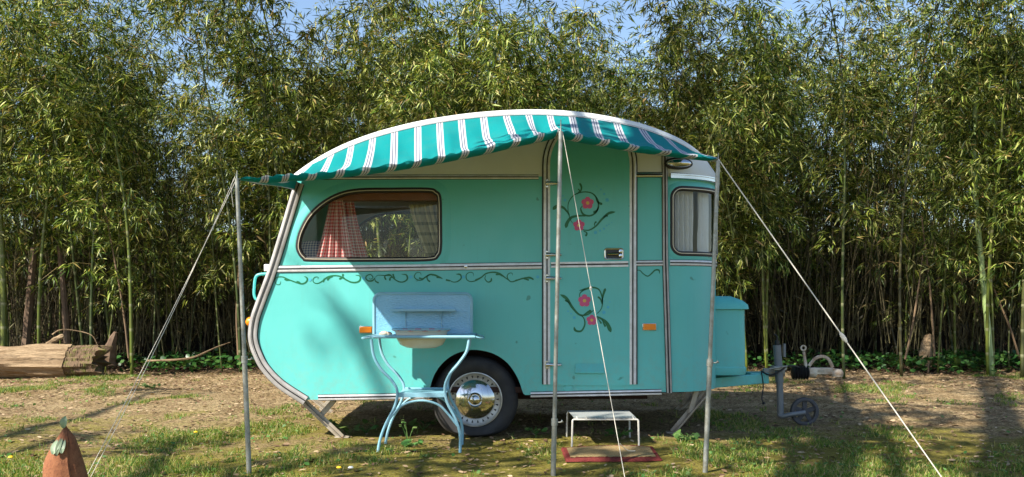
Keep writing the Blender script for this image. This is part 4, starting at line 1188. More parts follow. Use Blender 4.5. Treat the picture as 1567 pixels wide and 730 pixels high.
# ------------------------------------------------------------------ LOG
lm = N('weathered_log'); ln = lm.noise(3.0, 7, 0.7, stretch=(0.35, 3, 3)); l2 = lm.noise(9, 5, 0.7, stretch=(0.15, 2, 2))
lc = lm.mix(lm.ramp(ln, [(0.35, (0, 0, 0)), (0.65, (1, 1, 1))]), (0.17, 0.11, 0.06, 1), (0.40, 0.29, 0.18, 1)); lc = lm.mix(lm.ramp(l2, [(0.30, (1, 1, 1)), (0.40, (0, 0, 0))]), lc, (0.05, 0.033, 0.02, 1))
lm.set(lc, 0.85, 0, None, 0.2); lm.bump(l2, 1.0, 0.06)
mm = N('mossy_bark'); mn = mm.noise(12, 6, 0.75); mm.set(mm.mix(mm.ramp(mn, [(0.5, (0, 0, 0)), (0.6, (1, 1, 1))]), (0.15, 0.095, 0.055, 1), (0.11, 0.11, 0.02, 1)), 0.9); mm.bump(mn, 0.9, 0.03)
YL = 4.75; rl = 0.188
def logmesh(xa, xb, seed, r0, rough=0.03, jag=0.0):
    r = np.random.default_rng(seed); g = G(); n, m_ = 60, 36; vs = []; fs = []
    for i in range(n + 1):
        x = xa + (xb - xa) * i / n
        for j in range(m_):
            a = 2 * math.pi * j / m_
            rr = r0 * (1 + 0.07 * math.sin(3 * a + 1 + x * .9) + 0.05 * math.sin(5 * x) * math.sin(2 * a) + 0.035 * math.sin(7 * a + 2 + .3 * math.sin(x * 3)) + 0.03 * math.sin(2.2 * x) - 0.16 * math.exp(-((a - 3.3 - .10 * math.sin(x * 2)) / 0.10) ** 2) - 0.12 * math.exp(-((a - 3.75 - .05 * math.sin(x * 3 + 1)) / 0.06) ** 2) - 0.06 * math.exp(-((a - 4.3) / 0.05) ** 2) - 0.07 * math.exp(-((a - 2.95) / 0.05) ** 2)) + r.normal(0, rough * 0.05) + 0.012 * math.sin(13 * a + 4 * math.sin(2 * x)) + 0.008 * math.sin(9 * x + 5 * a)
            xx = x + (jag * r.normal() if i == n else 0)
            vs.append((xx, YL - rr * math.cos(a + math.pi) * -1 * 1.0, rl * 0.96 + rr * math.sin(a)))
    for i in range(n):
        for j in range(m_): a = i * m_ + j; b = i * m_ + (j + 1) % m_; fs.append((a, b, b + m_, a + m_))
    k = len(vs); vs += [(xa, YL, rl), (xb - 0.06, YL, rl)]
    for j in range(m_): fs.append((k, (j + 1) % m_, j)); fs.append((k + 1, n * m_ + j, n * m_ + (j + 1) % m_))
    r2 = np.random.default_rng(seed + 50)
    g.add(vs, fs); return g
LG = empty('log', (P(60, 0, YL).x, YL, 0), 'thick pale fallen log lying at the edge of the thicket on the left', 'log')
for gq, n_, mt_ in ((logmesh(-7.6, P(108, 0, YL).x, 5, rl), 'trunk', lm.m), (logmesh(P(108, 0, YL).x - .02, P(152, 0, YL).x, 6, rl * 0.93, 0.08, 0.05), 'broken_end', mm.m)):
    o = gq.obj(n_, mt_, None); o.parent = LG; o.matrix_parent_inverse = Matrix.Translation(-LG.location)
def branch(name, pts, rs, mat, lab, cat='branch', group=None):
    g = G(); c = crom(pts, 5); n = len(c); rr = np.interp(np.linspace(0, 1, n), np.linspace(0, 1, len(rs)), rs).tolist()
    rr = [q * (1 + 0.1 * math.sin(i * 1.7)) for i, q in enumerate(rr)]
    tube(g, c, rr, 7); return tag(g.obj(name, mat, None), lab, cat, group)
bark = painted('brown_bark', (0.16, 0.10, 0.06, 1), (0.09, 0.055, 0.035, 1), 0.9, 9, bump=0.5)
branch('branch', [P(72, 528, 4.8), P(85, 520, 4.85), P(97, 514, 4.9)], [0.03, 0.035, 0.03], lm.m, 'short stub of pale wood lying on top of the log')
branch('branch', [P(80, 512, 4.9), P(92, 505, 4.9), P(115, 506, 5.0), P(140, 513, 5.0), P(150, 530, 5.0)], [0.008, 0.008, 0.006, 0.004], lm.m, 'thin curved twig arching above the log')
branch('branch', [P(225, 552, 4.9), P(262, 551, 4.9), P(295, 547, 5.0), P(330, 532, 5.2), P(352, 524, 5.4)], [0.012, 0.014, 0.011, 0.006], lm.m, 'long pale fallen branch lying left of the caravan rear')
branch('tree_stump', [P(166, 560, 5.1), P(167, 545, 5.1), P(171, 525, 5.1), P(177, 508, 5.1)], [0.10, 0.085, 0.06, 0.02], bark, 'short splintered brown stump at the end of the log', 'stump')
branch('tree_stump', [P(1415, 560, 5.8), P(1416, 540, 5.8), P(1419, 520, 5.8), P(1424, 512, 5.8)], [0.07, 0.085, 0.06, 0.02], lm.m, 'fan-shaped dry brown stump among the bamboo on the right', 'stump')

# ------------------------------------------------------------------ BAMBOO
culm_m = N('bamboo_culm')
oi = culm_m.n('ShaderNodeObjectInfo'); tcb = culm_m.n('ShaderNodeTexCoord'); sz = culm_m.n('ShaderNodeSeparateXYZ'); culm_m.l(tcb.outputs['Object'], sz.inputs[0])
cc_ = culm_m.ramp(oi.outputs['Random'], [(0, (0.08, 0.11, 0.014, 1)), (0.45, (0.13, 0.15, 0.022, 1)), (0.6, (0.035, 0.055, 0.014, 1)), (0.85, (0.06, 0.075, 0.02, 1)), (1, (0.07, 0.045, 0.02, 1))])  # stem colours lowered so the thicket reads as shaded
fr = culm_m.math('FRACT', culm_m.math('MULTIPLY', sz.outputs[2], 1 / 0.30))
cc_ = culm_m.mix(culm_m.ramp(fr, [(0.0, (1, 1, 1)), (0.03, (1, 1, 1)), (0.06, (0, 0, 0)), (0.90, (0, 0, 0)), (0.97, (.7, .7, .7))]), cc_, (0.20, 0.20, 0.11, 1))
cc_ = culm_m.mix(culm_m.ramp(culm_m.noise(5, 4), [(0.5, (0, 0, 0)), (0.75, (0.6, 0.6, 0.6))]), cc_, (0.10, 0.08, 0.03, 1))
culm_m.set(cc_, 0.4, 0, None, 0.4); M['culm'] = culm_m.m
M['pale_culm'] = painted('pale_green_culm', (0.30, 0.38, 0.14, 1), (0.22, 0.32, 0.12, 1), 0.4, 4)
M['dead_culm'] = painted('dry_cane', (0.20, 0.13, 0.07, 1), (0.11, 0.07, 0.04, 1), 0.7, 4)
bl_stops = [(0.0, (0.018, 0.034, 0.005, 1)), (0.38, (0.042, 0.076, 0.009, 1)), (0.56, (0.125, 0.185, 0.022, 1)), (0.80, (0.34, 0.385, 0.08, 1)), (0.91, (0.52, 0.53, 0.21, 1)), (0.95, (0.36, 0.28, 0.10, 1)), (1.0, (0.34, 0.22, 0.09, 1))]  # wide tone spread: shaded gaps and sunlit highlights put into the leaf colour
M['shade_cane'] = painted('shade_darkened_cane', (0.12, 0.105, 0.040, 1), (0.035, 0.024, 0.014, 1), 0.9, 4)  # dead canes painted dark to stand in for shade among the stems
M['bleaf'] = leaf_mat('bamboo_leaf', bl_stops, 0.24, 0.40)
M['shade_dleaf'] = leaf_mat('shade_darkened_dry_leaf', [(0, (0.02, 0.02, 0.008, 1)), (0.7, (0.05, 0.04, 0.016, 1)), (0.93, (0.12, 0.11, 0.035, 1)), (1, (0.24, 0.18, 0.08, 1))], 0.2)  # dry leaves in very dark tones, the lower zone's shade painted in

def kites(B, Dv, Sd, Nn, L, Wd):
    """leaf blades: base B, direction Dv, side Sd, normal Nn"""
    n = len(B); L = L[:, None]; Wd = Wd[:, None]
    v0 = B; v1 = B + Dv * L * 0.35 + Sd * Wd + Nn * Wd * 0.25; v2 = B + Dv * L - Nn * L * 0.10; v3 = B + Dv * L * 0.35 - Sd * Wd + Nn * Wd * 0.25
    V = np.stack([v0, v1, v2, v3], 1).reshape(-1, 3); I = np.arange(n)[:, None] * 4
    Fc = np.concatenate([I + np.array([[0, 1, 2]]), I + np.array([[0, 2, 3]])], 1).reshape(-1, 3)
    return V, Fc
def nrmz(a): return a / (np.linalg.norm(a, axis=-1, keepdims=True) + 1e-9)
def fans(pts, dirs, r, lo=5, hi=9, L0=0.08, L1=0.16, spread=0.60, droop=0.42):
    """a fan of leaves at each twig end"""
    cnt = r.integers(lo, hi, len(pts)); idx = np.repeat(np.arange(len(pts)), cnt); n = len(idx)
    B = pts[idx] + r.normal(0, 0.022, (n, 3)); d = dirs[idx] + r.normal(0, spread, (n, 3)) * np.array([1, 1, 0.7]); d[:, 2] -= droop
    d = nrmz(d); up = np.tile([0, 0, 1.0], (n, 1)) + r.normal(0, 0.5, (n, 3)); sd = nrmz(np.cross(d, up)); nn = nrmz(np.cross(sd, d))
    L = r.uniform(L0, L1, n); return kites(B, d, sd, nn, L, L * r.uniform(0.055, 0.09, n))

def bamboo_parts(seed, H, rad, z0, dens=1.0, lean=0.5, blen=0.8):
    r = np.random.default_rng(seed)
    az = 0.0
    az = AZ0 = 0.0; nS = int(H / 0.15); t = np.linspace(0, 1, nS + 1)
    bend = lean * t ** 3.0 * H * 0.45
    z = H * t - 0.30 * lean * H * t ** 4.5
    wob = 0.03 * np.sin(t * 5 + r.uniform(0, 6))
    C = np.stack([np.cos(az) * bend + wob, np.sin(az) * bend + wob * 0.5 + 0.04 * np.sin(t * 7 + r.uniform(0, 6)), z], 1)
    g = G(); rr = [rad * (1 - 0.85 * q ** 1.4) * (1.10 if i % 2 == 0 else 1.0) for i, q in enumerate(t)]
    tube(g, [Vector(p) for p in C], rr, 7)
    pts = []; dirs = []; twig = G()
    i = 0
    nodes = np.arange(z0, H * 0.995, 0.22)
    for q in nodes:
        tt = q / H; p = np.array([np.interp(tt, t, C[:, k]) for k in range(3)])
        for b in range(2 if r.random() < 0.75 else 1):
            a = r.uniform(0, 2 * math.pi); L = blen * r.uniform(0.55, 1.15) * (1 - 0.45 * tt) * (1.0 if q > z0 + 0.8 else 0.75)
            up = r.uniform(0.2, 0.9); d = np.array([math.cos(a), math.sin(a), up]); m = 6; path = []
            for s in range(m + 1):
                u = s / m; path.append(p + d * L * u + np.array([0, 0, -0.65 * L * u ** 2.2]))
            tube(twig, [Vector(x) for x in path[::2]], [0.004, 0.003, 0.0022, 0.0012], 3, cap=False)
            for s in range(2, m + 1):
                nt = r.poisson(1.5 * dens)
                for _ in range(nt):
                    dd_ = nrmz(path[s] - path[s - 1] + r.normal(0, 0.05, 3)); off = r.normal(0, 0.10, 3) * np.array([1, 1, 0.8])
                    pts.append(path[s] + off); dirs.append(nrmz(dd_ * 0.7 + off * 4))
    V, Fc = fans(np.array(pts), np.array(dirs), r)
    tv = np.array([tuple(v) for v in twig.v]); tf = []
    for f in twig.f:
        tf.append((f[0], f[1], f[2]));
        if len(f) == 4: tf.append((f[0], f[2], f[3]))
    tf = np.array(tf) + len(V)
    return g, np.concatenate([V, tv]), np.concatenate([Fc, tf])

variants = []
specs = [(5.8, .017, 1.6, 1.3), (6.2, .019, 1.9, 1.3), (5.2, .014, 1.2, 1.3), (6.6, .021, 2.1, 1.3), (4.8, .012, 1.1, 1.3), (5.6, .015, 1.6, 1.4), (6.1, .018, 1.4, 1.3), (4.4, .011, 0.9, 1.2), (5.4, .016, 1.9, 1.3), (3.6, .010, 1.0, 1.2)]
for k, (H, rad, z0, dn) in enumerate(specs):
    g, V, Fc = bamboo_parts(100 + k, H, rad, z0, dn, lean=0.40 + 0.45 * ((k * 37) % 10) / 10)
    cm = bpy.data.meshes.new('culm'); cm.from_pydata(g.v, [], g.f); cm.materials.append(M['culm']); cm.polygons.foreach_set('use_smooth', [True] * len(cm.polygons))
    fo = np_mesh('foliage', V, Fc, M['bleaf']); fm = fo.data; bpy.data.objects.remove(fo)
    variants.append((cm, fm, np.array(g.v), g.f, V, Fc, H))
NB = [0]
def bamboo(x, y, k, rz, sc_, label, tilt=(0, 0), pale=False, group='bamboo stems of the thicket', fat=1.0):
    cm, fm = variants[k][0], variants[k][1]
    e = bpy.data.objects.new('bamboo', None); e.empty_display_size = 0.1; COL.objects.link(e)
    e.location = (x, y, float(gh(np.float64(x), np.float64(y))) - 0.02); e.rotation_euler = (tilt[0], tilt[1], rz); e.scale = (sc_, sc_, sc_)
    tag(e, label, 'bamboo', group)
    c = bpy.data.objects.new('culm', cm); COL.objects.link(c); c.parent = e
    if fat != 1.0:
        m2 = cm.copy(); co = np.empty(len(m2.vertices) * 3, dtype=np.float32); m2.vertices.foreach_get('co', co); co = co.reshape(-1, 3)
        seg = 7; n = len(co) // seg; ctr = co.reshape(n, seg, 3).mean(1, keepdims=True); co = (ctr + (co.reshape(n, seg, 3) - ctr) * fat).reshape(-1, 3)
        m2.vertices.foreach_set('co', co.ravel()); c.data = m2
        if pale: m2.materials[0] = M['pale_culm']
    f = bpy.data.objects.new('foliage', fm); COL.objects.link(f); f.parent = e
    NB[0] += 1
# stems one can single out in the photograph: (px of foot, Y, px of stem at eye height, variant, fatness, label)
named = [
    (1509, 5.1, 1490, 3, 1.7, True, 'thickest pale green bamboo stem, near the right edge of the photo'),
    (1516, 5.2, 1506, 1, 0.9, False, 'slim yellow-green bamboo stem directly right of the thickest pale stem'),
    (1517, 5.0, 1526, 0, 1.15, False, 'yellow-green bamboo stem leaning right, second to the right of the thickest pale stem'),
    (1381, 4.9, 1379, 6, 1.0, False, 'straight dark yellow-green bamboo stem between the guy rope and the thick pale stem'),
    (1294, 4.5, 1291, 0, 1.0, False, 'mossy bamboo stem standing alone just behind the white rope slider'),
    (1566, 4.7, 1566, 6, 1.2, False, 'bright bamboo stem at the extreme right edge of the photo'),
    (203, 5.0, 209, 1, 1.1, False, 'yellow bamboo stem with its foot right of the log end'),
    (141, 5.3, 138, 6, 1.1, False, 'bright green bamboo stem rising behind the broken end of the log'),
    (66, 5.3, 64, 0, 1.2, False, 'green bamboo stem rising behind the middle of the log'),
    (4, 5.3, 3, 3, 1.7, False, 'thick mossy bamboo stem at the extreme left edge of the photo'),
    (1170, 5.4, 1166, 5, 0.9, False, 'bright yellow bamboo stem just left of the jockey wheel crank'),
    (1178, 5.6, 1172, 8, 1.0, False, 'second yellow bamboo stem just left of the jockey wheel crank'),
]
r0 = np.random.default_rng(21)
for i, (px, Y, px2, k, fat, pale, lab) in enumerate(named):
    p = P(px, 0, Y); ang = math.atan((px2 - px) / S(Y) / 1.1)
    bamboo(p.x, Y, k, r0.uniform(0, 6.28), 1.0, lab, (0.0, ang * 0.6), pale or fat != 1.0 and i in (0,), fat=fat)
def zone(x, y, H, lean):
    px = 783.5 + x * S(y)
    depth = 'front row' if y < 6.1 else ('second row' if y < 7.3 else ('middle rows' if y < 8.8 else 'dark back rows'))
    spots = [(60, 'beyond the far left end of the log'), (150, 'behind the broken end of the log'), (255, 'between the log and the left guy rope'), (390, 'behind the left awning pole'),
             (520, 'behind the rounded rear of the caravan'), (660, 'behind the caravan side window'), (850, 'behind the top of the caravan roof'), (1010, 'behind the caravan door'),
             (1110, 'behind the right awning pole'), (1210, 'behind the gas locker and jockey wheel'), (1340, 'behind the right guy rope'), (1470, 'around the dry stump on the right'), (9999, 'right of the thick pale stem')]
    spot = next(t for q, t in spots if px < q)
    size = 'tall' if H > 5.3 else ('middling' if H > 4.4 else 'short')
    le = ' leaning left' if lean < -0.03 else (' leaning right' if lean > 0.03 else '')
    return f'{size} bamboo stem{le}, {depth}, {spot}'
def clearing(px):      # how low the tops are where sky shows: scale of heights
    h = 1.0
    h -= 0.31 * math.exp(-((px - 290) / 85) ** 2) + 0.20 * math.exp(-((px - 985) / 115) ** 2) + 0.10 * math.exp(-((px - 1300) / 110) ** 2)
    return h
n = 0; tries = 0; placed = []
while n < 288 and tries < 9000:
    tries += 1
    y = 5.25 + 5.0 * r0.random() ** 1.05; x = r0.uniform(-7.8, 8.2) * (1 + (y - 5) * 0.05)
    if any((x - a) ** 2 + (y - b) ** 2 < 0.13 ** 2 for a, b in placed): continue
    if y < 7.2 and math.sin(x * 2.3 + 0.6) + 0.7 * math.sin(x * 4.1 + 2.0) + 0.5 * math.sin(y * 5) < -0.15 and r0.random() < 0.65: continue
    placed.append((x, y)); px = 783.5 + x * S(y); h = clearing(px)
    k = int(r0.choice([0, 1, 2, 3, 4, 5, 6, 7, 8, 9], p=[.13, .12, .13, .08, .12, .12, .12, .07, .08, .03]))
    sc_ = h * r0.uniform(0.86, 1.12)
    tlt = r0.normal(0, 0.06)
    if y < 6.7: rz_ = -math.pi / 2 + r0.normal(0, 0.7)        # the outer stems lean out over the clearing, towards the light
    else: rz_ = r0.uniform(0, 6.28)
    bamboo(x, y, k, rz_, sc_, zone(x, y, specs[k][0] * sc_, tlt), (r0.normal(0, 0.045) + 0.02, tlt))
    n += 1
# the rest of the thicket as one mass behind
Vs, Fs, off = [], [], 0; CV, CF, co_ = [], [], 0
for i in range(120):
    y = r0.uniform(9.2, 12.5); x = r0.uniform(-12, 12); k = int(r0.integers(0, 9)); a = r0.uniform(0, 6.28); cm, fm, cv, cf, V, Fc, H = variants[k]
    s_ = r0.uniform(0.75, 0.92) * clearing(783.5 + x * S(y)) 
    Rm = np.array([[math.cos(a), -math.sin(a), 0], [math.sin(a), math.cos(a), 0], [0, 0, 1]]); base_ = np.array([x, y, float(gh(np.float64(x), np.float64(y))) * 0.5 - 0.1])
    Vs.append(V @ Rm.T * s_ + base_); Fs.append(Fc + off); off += len(V)
tk = np_mesh('bamboo_thicket', np.concatenate(Vs), np.concatenate(Fs), M['bleaf']); tag(tk, 'dark mass of bamboo foliage far inside the thicket', 'thicket', None, 'stuff')
# dead twiggy undergrowth: thin canes and dry leaves added and coloured dark to deepen the lower shade
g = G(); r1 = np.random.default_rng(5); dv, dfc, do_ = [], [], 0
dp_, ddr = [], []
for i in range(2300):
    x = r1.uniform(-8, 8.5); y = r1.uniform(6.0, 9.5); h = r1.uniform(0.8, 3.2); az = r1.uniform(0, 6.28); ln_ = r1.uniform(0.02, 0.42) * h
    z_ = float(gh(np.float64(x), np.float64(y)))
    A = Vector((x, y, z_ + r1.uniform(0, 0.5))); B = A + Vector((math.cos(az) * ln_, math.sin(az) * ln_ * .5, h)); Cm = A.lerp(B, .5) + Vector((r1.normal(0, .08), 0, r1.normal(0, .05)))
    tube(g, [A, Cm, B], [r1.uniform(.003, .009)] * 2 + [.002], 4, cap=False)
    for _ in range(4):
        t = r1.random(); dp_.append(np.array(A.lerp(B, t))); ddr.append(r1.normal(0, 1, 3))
und = g.obj('undergrowth', [M['shade_cane']], None); tag(und, 'tangle of dry brown canes inside the thicket, darkened in place of shade', 'undergrowth', None, 'stuff')
V, Fc = fans(np.array(dp_), nrmz(np.array(ddr)), r1, 2, 6); o = np_mesh('dry_leaves', V, Fc, M['shade_dleaf']); tag(o, 'dry bamboo leaves caught among the canes, darkened to deepen the shade', 'dry leaves', None, 'stuff')
# leaning dead canes you can single out
for pts, lab in (([(197, 548), (188, 470), (172, 380), (155, 290)], 'brown dead cane leaning left behind the log end'), ([(1430, 545), (1426, 480), (1421, 420), (1410, 330)], 'brown dead cane standing behind the dry stump'),
                 ([(1385, 550), (1396, 500), (1404, 450), (1412, 390)], 'pale dead cane leaning right, left of the dry stump'), ([(1420, 570), (1421, 550), (1422, 538)], 'short pale cane stub in front of the dry stump'),
                 ([(1560, 548), (1545, 500), (1520, 440), (1508, 400)], 'crooked brown branch leaning left at the right edge'), ([(365, 550), (362, 480), (366, 400), (362, 330)], 'thin reddish dead cane just left of the caravan rear')):
    branch('dead_cane', [P(x, y, 5.35) for x, y in pts], [0.014, 0.012, 0.009], M['dead_culm'], lab, 'dead cane', 'dead canes')
branch('dead_tree', [P(38, 545, 6.0), P(44, 480, 6.0), P(48, 430, 6.0), P(52, 380, 6.1)], [0.06, 0.055, 0.05, 0.04], bark, 'rough brown dead tree behind the log at the far left', 'dead tree')
branch('dead_tree', [P(103, 525, 5.8), P(100, 480, 5.8), P(96, 430, 5.9), P(90, 370, 6.0)], [0.045, 0.04, 0.035, 0.03], bark, 'smooth brown dead tree behind the twig on the log', 'dead tree')

# ------------------------------------------------------------------ SHADE TREES standing behind the photographer
def shade_tree(base, clumps, label, leaves=1, seed=1, lsz=0.11):
    r = np.random.default_rng(seed); e = empty('tree', base, label, 'tree')
    g = G(); B = Vector(base); top = Vector(clumps[0][0])
    fork = B.lerp(Vector((sum(c[0][0] for c in clumps) / len(clumps), sum(c[0][1] for c in clumps) / len(clumps), 0)), 0.12); fork.z = 3.2
    tube(g, crom([B, B.lerp(fork, .5) + Vector((.06, .04, 0)), fork], 4), [0.26, .25, .24, .23, .23, .22, .22, .22, .2], 12)
    P_, D_ = [], []
    for (c, rad, n) in clumps:
        c = Vector(c); mid_ = fork.lerp(c, 0.5) + Vector((0, 0, 0.4)); path = crom([fork - Vector((0, 0, .2)), mid_, c], 5); tube(g, path, np.linspace(0.11, 0.03, len(path)).tolist(), 7)
        for b in range(7):
            d = nrmz(r.normal(0, 1, 3)); q = c + Vector(d) * rad * 0.8; tube(g, [c, c.lerp(q, .5) + Vector((0, 0, .08)), q], [0.03, 0.018, 0.006], 5)
        m = nrmz(r.normal(0, 1, (n, 3))) * (rad * r.random((n, 1)) ** 0.5); P_.append(np.array(c) + m * np.array([1, 1, .75])); D_.append(nrmz(m + 1e-3))
    o = g.obj('trunk', bark, None); o.parent = e; o.matrix_parent_inverse = Matrix.Translation(-e.location)
    V, Fc = fans(np.concatenate(P_), np.concatenate(D_), r, 3, 7, lsz * .8, lsz * 1.4)
    # broad leaves
    V4 = V.reshape(-1, 4, 3); ctr = (V4[:, 0] + V4[:, 2])[:, None] / 2; w4 = V4.copy(); w4[:, 1] = ctr[:, 0] + (V4[:, 1] - ctr[:, 0]) * 1; mid_ = (V4[:, 1] + V4[:, 3]) / 2
    w4[:, 1] = mid_ + (V4[:, 1] - mid_) * 3.4; w4[:, 3] = mid_ + (V4[:, 3] - mid_) * 3.4; V = w4.reshape(-1, 3) - np.array(base)
    o = np_mesh('crown', V, Fc, M['bleaf'], e)
def up(X, Y, Z, t): return (X - SUN.x / SUN.z * -1 * 0, 0, 0)
def caster(target, z):
    """point at height z on the sun ray that reaches target"""
    k = (z - target[2]) / -SUN.z; return (target[0] - SUN.x * k, target[1] - SUN.y * k, z)
cl = []
for tgt, z, rad, n in (((3.6, 5.6, 1.0), 8.2, 1.35, 300), ((5.4, 5.6, 1.6), 9.0, 1.5, 330), ((4.4, 5.8, 3.4), 9.6, 1.5, 330), ((2.4, 5.6, 2.6), 9.0, 1.1, 190), ((6.8, 5.6, 3.4), 10.4, 1.5, 300),
                       ((4.6, 2.2, 0.0), 7.4, 1.3, 150), ((2.6, 2.8, 0.0), 7.0, 1.0, 110), ((6.6, 2.6, 0.0), 8.0, 1.3, 150), ((3.4, 4.2, 0.0), 7.6, 1.1, 200), ((5.6, 4.4, 0.0), 8.4, 1.2, 220), ((5.0, 0.6, 0.0), 7.4, 0.9, 110), ((3.0, 1.2, 0.0), 7.0, 0.8, 110)):
    cl.append((caster(tgt, z), rad, n))
shade_tree((-3.4, -10.6, 0), cl, 'broad-leaved tree behind the photographer shading the right side of the thicket', seed=3)
cl = []
for tgt, z, rad, n in (((1.9, -0.2, 0.2), 5.6, 0.85, 170), ((3.0, -0.7, 0.0), 5.8, 0.8, 130), ((0.6, -0.9, 0.0), 5.4, 0.7, 120), ((-0.5, -0.7, 0.0), 5.2, 0.6, 90), ((3.9, 0.5, 0.0), 6.6, 0.9, 120), ((-2.3, -0.2, 0.0), 5.0, 0.42, 34), ((-1.6, -1.0, 0.0), 4.8, 0.35, 22), ((1.6, 0, 1.0), 6.6, 0.55, 60)):
    cl.append((caster(tgt, z), rad, n))
shade_tree((-4.2, -9.4, 0), cl, 'smaller leafy tree behind the photographer dappling the ground before the caravan', seed=4, lsz=0.10)
cl = []
for tgt, z, rad, n in (((-1.1, 0, 0.72), 9.0, 0.30, 6), ((-3.6, 3.0, 0.0), 6.6, 0.45, 26), ((-3.1, 0.2, 0.0), 5.2, 0.35, 16)):
    cl.append((caster(tgt, z), rad, n))
shade_tree((-6.6, -8.6, 0), cl, 'sparse slender tree behind the photographer throwing branch shadows on the left', seed=9, lsz=0.10)

# ------------------------------------------------------------------ GROUND COVER
def noise2(x, y, s, seed):
    r = np.random.default_rng(seed); v = 0
    for o in range(3):
        for _ in range(4):
            a = r.uniform(0, 2 * math.pi); f = s * (1.9 ** o) * r.uniform(.7, 1.3); v = v + np.sin((x * math.cos(a) + y * math.sin(a)) * f + r.uniform(0, 6.28)) / (1.5 ** o)
    return v / 5.0
M['grass'] = leaf_mat('grass_blade', [(0, (0.055, 0.125, 0.018, 1)), (0.5, (0.12, 0.21, 0.03, 1)), (0.68, (0.24, 0.28, 0.05, 1)), (0.82, (0.36, 0.32, 0.10, 1)), (1, (0.42, 0.34, 0.18, 1))], 0.35, 0.55)
M['weed'] = leaf_mat('weed_leaf', [(0, (0.05, 0.13, 0.03, 1)), (0.6, (0.10, 0.20, 0.05, 1)), (1, (0.20, 0.28, 0.09, 1))], 0.35, 0.5)
M['ivy'] = leaf_mat('ivy_leaf', [(0, (0.015, 0.06, 0.015, 1)), (0.7, (0.035, 0.12, 0.025, 1)), (1, (0.10, 0.20, 0.05, 1))], 0.25, 0.35)
M['litter'] = leaf_mat('leaf_litter', [(0, (0.07, 0.04, 0.022, 1)), (0.4, (0.20, 0.12, 0.065, 1)), (0.75, (0.38, 0.27, 0.16, 1)), (1, (0.50, 0.38, 0.24, 1))], 0.1, 0.8)
def scatter(n, x0, x1, y0, y1, dens, seed):
    r = np.random.default_rng(seed); x = r.uniform(x0, x1, n); y = r.uniform(y0, y1, n)
    keep = (np.abs(x) < (D + y) * 0.56 + 0.5) & (r.random(n) < dens(x, y)); return x[keep], y[keep], r
def blades(n, dens, hmin, hmax, seed, wd=0.0022, x0=-7, x1=7, y0=-2.0, y1=5.2):
    x, y, r = scatter(n, x0, x1, y0, y1, dens, seed); m = len(x); k = 5
    x = np.repeat(x, k) + r.normal(0, 0.014, m * k); y = np.repeat(y, k) + r.normal(0, 0.014, m * k); z = gh(x, y) - 0.002; n_ = m * k
    d = r.normal(0, 0.55, (n_, 3)); d[:, 2] = 1; d = nrmz(d); B = np.stack([x, y, z], 1); h = r.uniform(hmin, hmax, n_)
    sd = nrmz(np.cross(d, r.normal(0, 1, (n_, 3)))); nn = nrmz(np.cross(sd, d)); hx = h[:, None]
    v0 = B - sd * wd; v1 = B + sd * wd; v2 = B + d * hx * .6 + sd * wd * .8; v3 = B + d * hx * .6 - sd * wd * .8; v4 = B + d * hx + nn * hx * .35 * r.uniform(0, 1, (n_, 1))
    V = np.stack([v0, v1, v2, v3, v4], 1).reshape(-1, 3); I = np.arange(n_)[:, None] * 5
    return V, np.concatenate([I + [[0, 1, 2]], I + [[0, 2, 3]], I + [[3, 2, 4]]], 1).reshape(-1, 3)
def gd(x, y):
    f = np.clip((1.3 - y) / 2.6, 0, 1); nz = noise2(x, y, 2.2, 3); nz2 = noise2(x, y, 6.0, 4)
    under = ((x > -1.45) & (x < 1.5) & (y > -0.15) & (y < 1.9))
    mid = np.exp(-((x - 0.2) / 1.6) ** 2) * 0.35
    nz3 = noise2(x, y, 14.0, 6); d = np.clip((nz * 1.3 + nz2 * 0.9 + nz3 * 0.5) * 1.15 + f * 1.05 - 0.50 - mid, 0.0, 1)
    mat_ = (x > 0.27) & (x < 0.98) & (y > -0.98) & (y < -0.38)
    return np.where(under | mat_, 0.02 * (~mat_), d)
V, Fc = blades(120000, gd, 0.014, 0.050, 11); o = np_mesh('grass', V, Fc, M['grass']); tag(o, 'short thin grass growing in patches on the dry ground', 'grass', None, 'stuff')
def wdn(x, y): return np.clip(gd(x, y) * 0.8 + 0.06, 0, 1) * (1 - ((x > -1.4) & (x < 1.5) & (y > 0.1) & (y < 1.9)) * 0.93) * (1 - ((x > 0.27) & (x < 0.98) & (y > -0.98) & (y < -0.38)))
def discs(n, dens, s0, s1, seed, lift, x0=-7, x1=7, y0=-2, y1=6, tilt=0.5, asp=0.6, zf=None):
    x, y, r = scatter(n, x0, x1, y0, y1, dens, seed); m = len(x); L = r.uniform(s0, s1, m); a = r.uniform(0, 6.28, m)
    d = nrmz(np.stack([np.cos(a), np.sin(a), r.uniform(-tilt * .3, tilt, m)], 1)); up_ = nrmz(np.stack([r.normal(0, tilt, m), r.normal(0, tilt, m), np.ones(m)], 1)); sd = nrmz(np.cross(d, up_)); nn = nrmz(np.cross(sd, d))
    B = np.stack([x, y, gh(x, y) + (zf(x, y, r) if zf else r.uniform(lift * .2, lift, m))], 1); Wd = (L * asp * r.uniform(.7, 1.2, m) / 2)[:, None]; L = L[:, None]
    v = [B, B + d * L * .3 + sd * Wd + nn * Wd * .15, B + d * L * .7 + sd * Wd * .8 + nn * Wd * .1, B + d * L, B + d * L * .7 - sd * Wd * .8 + nn * Wd * .1, B + d * L * .3 - sd * Wd + nn * Wd * .15]
    V = np.stack(v, 1).reshape(-1, 3); I = np.arange(m)[:, None] * 6
    return V, np.concatenate([I + [[0, 1, 2]], I + [[0, 2, 3]], I + [[0, 3, 4]], I + [[0, 4, 5]]], 1).reshape(-1, 3)
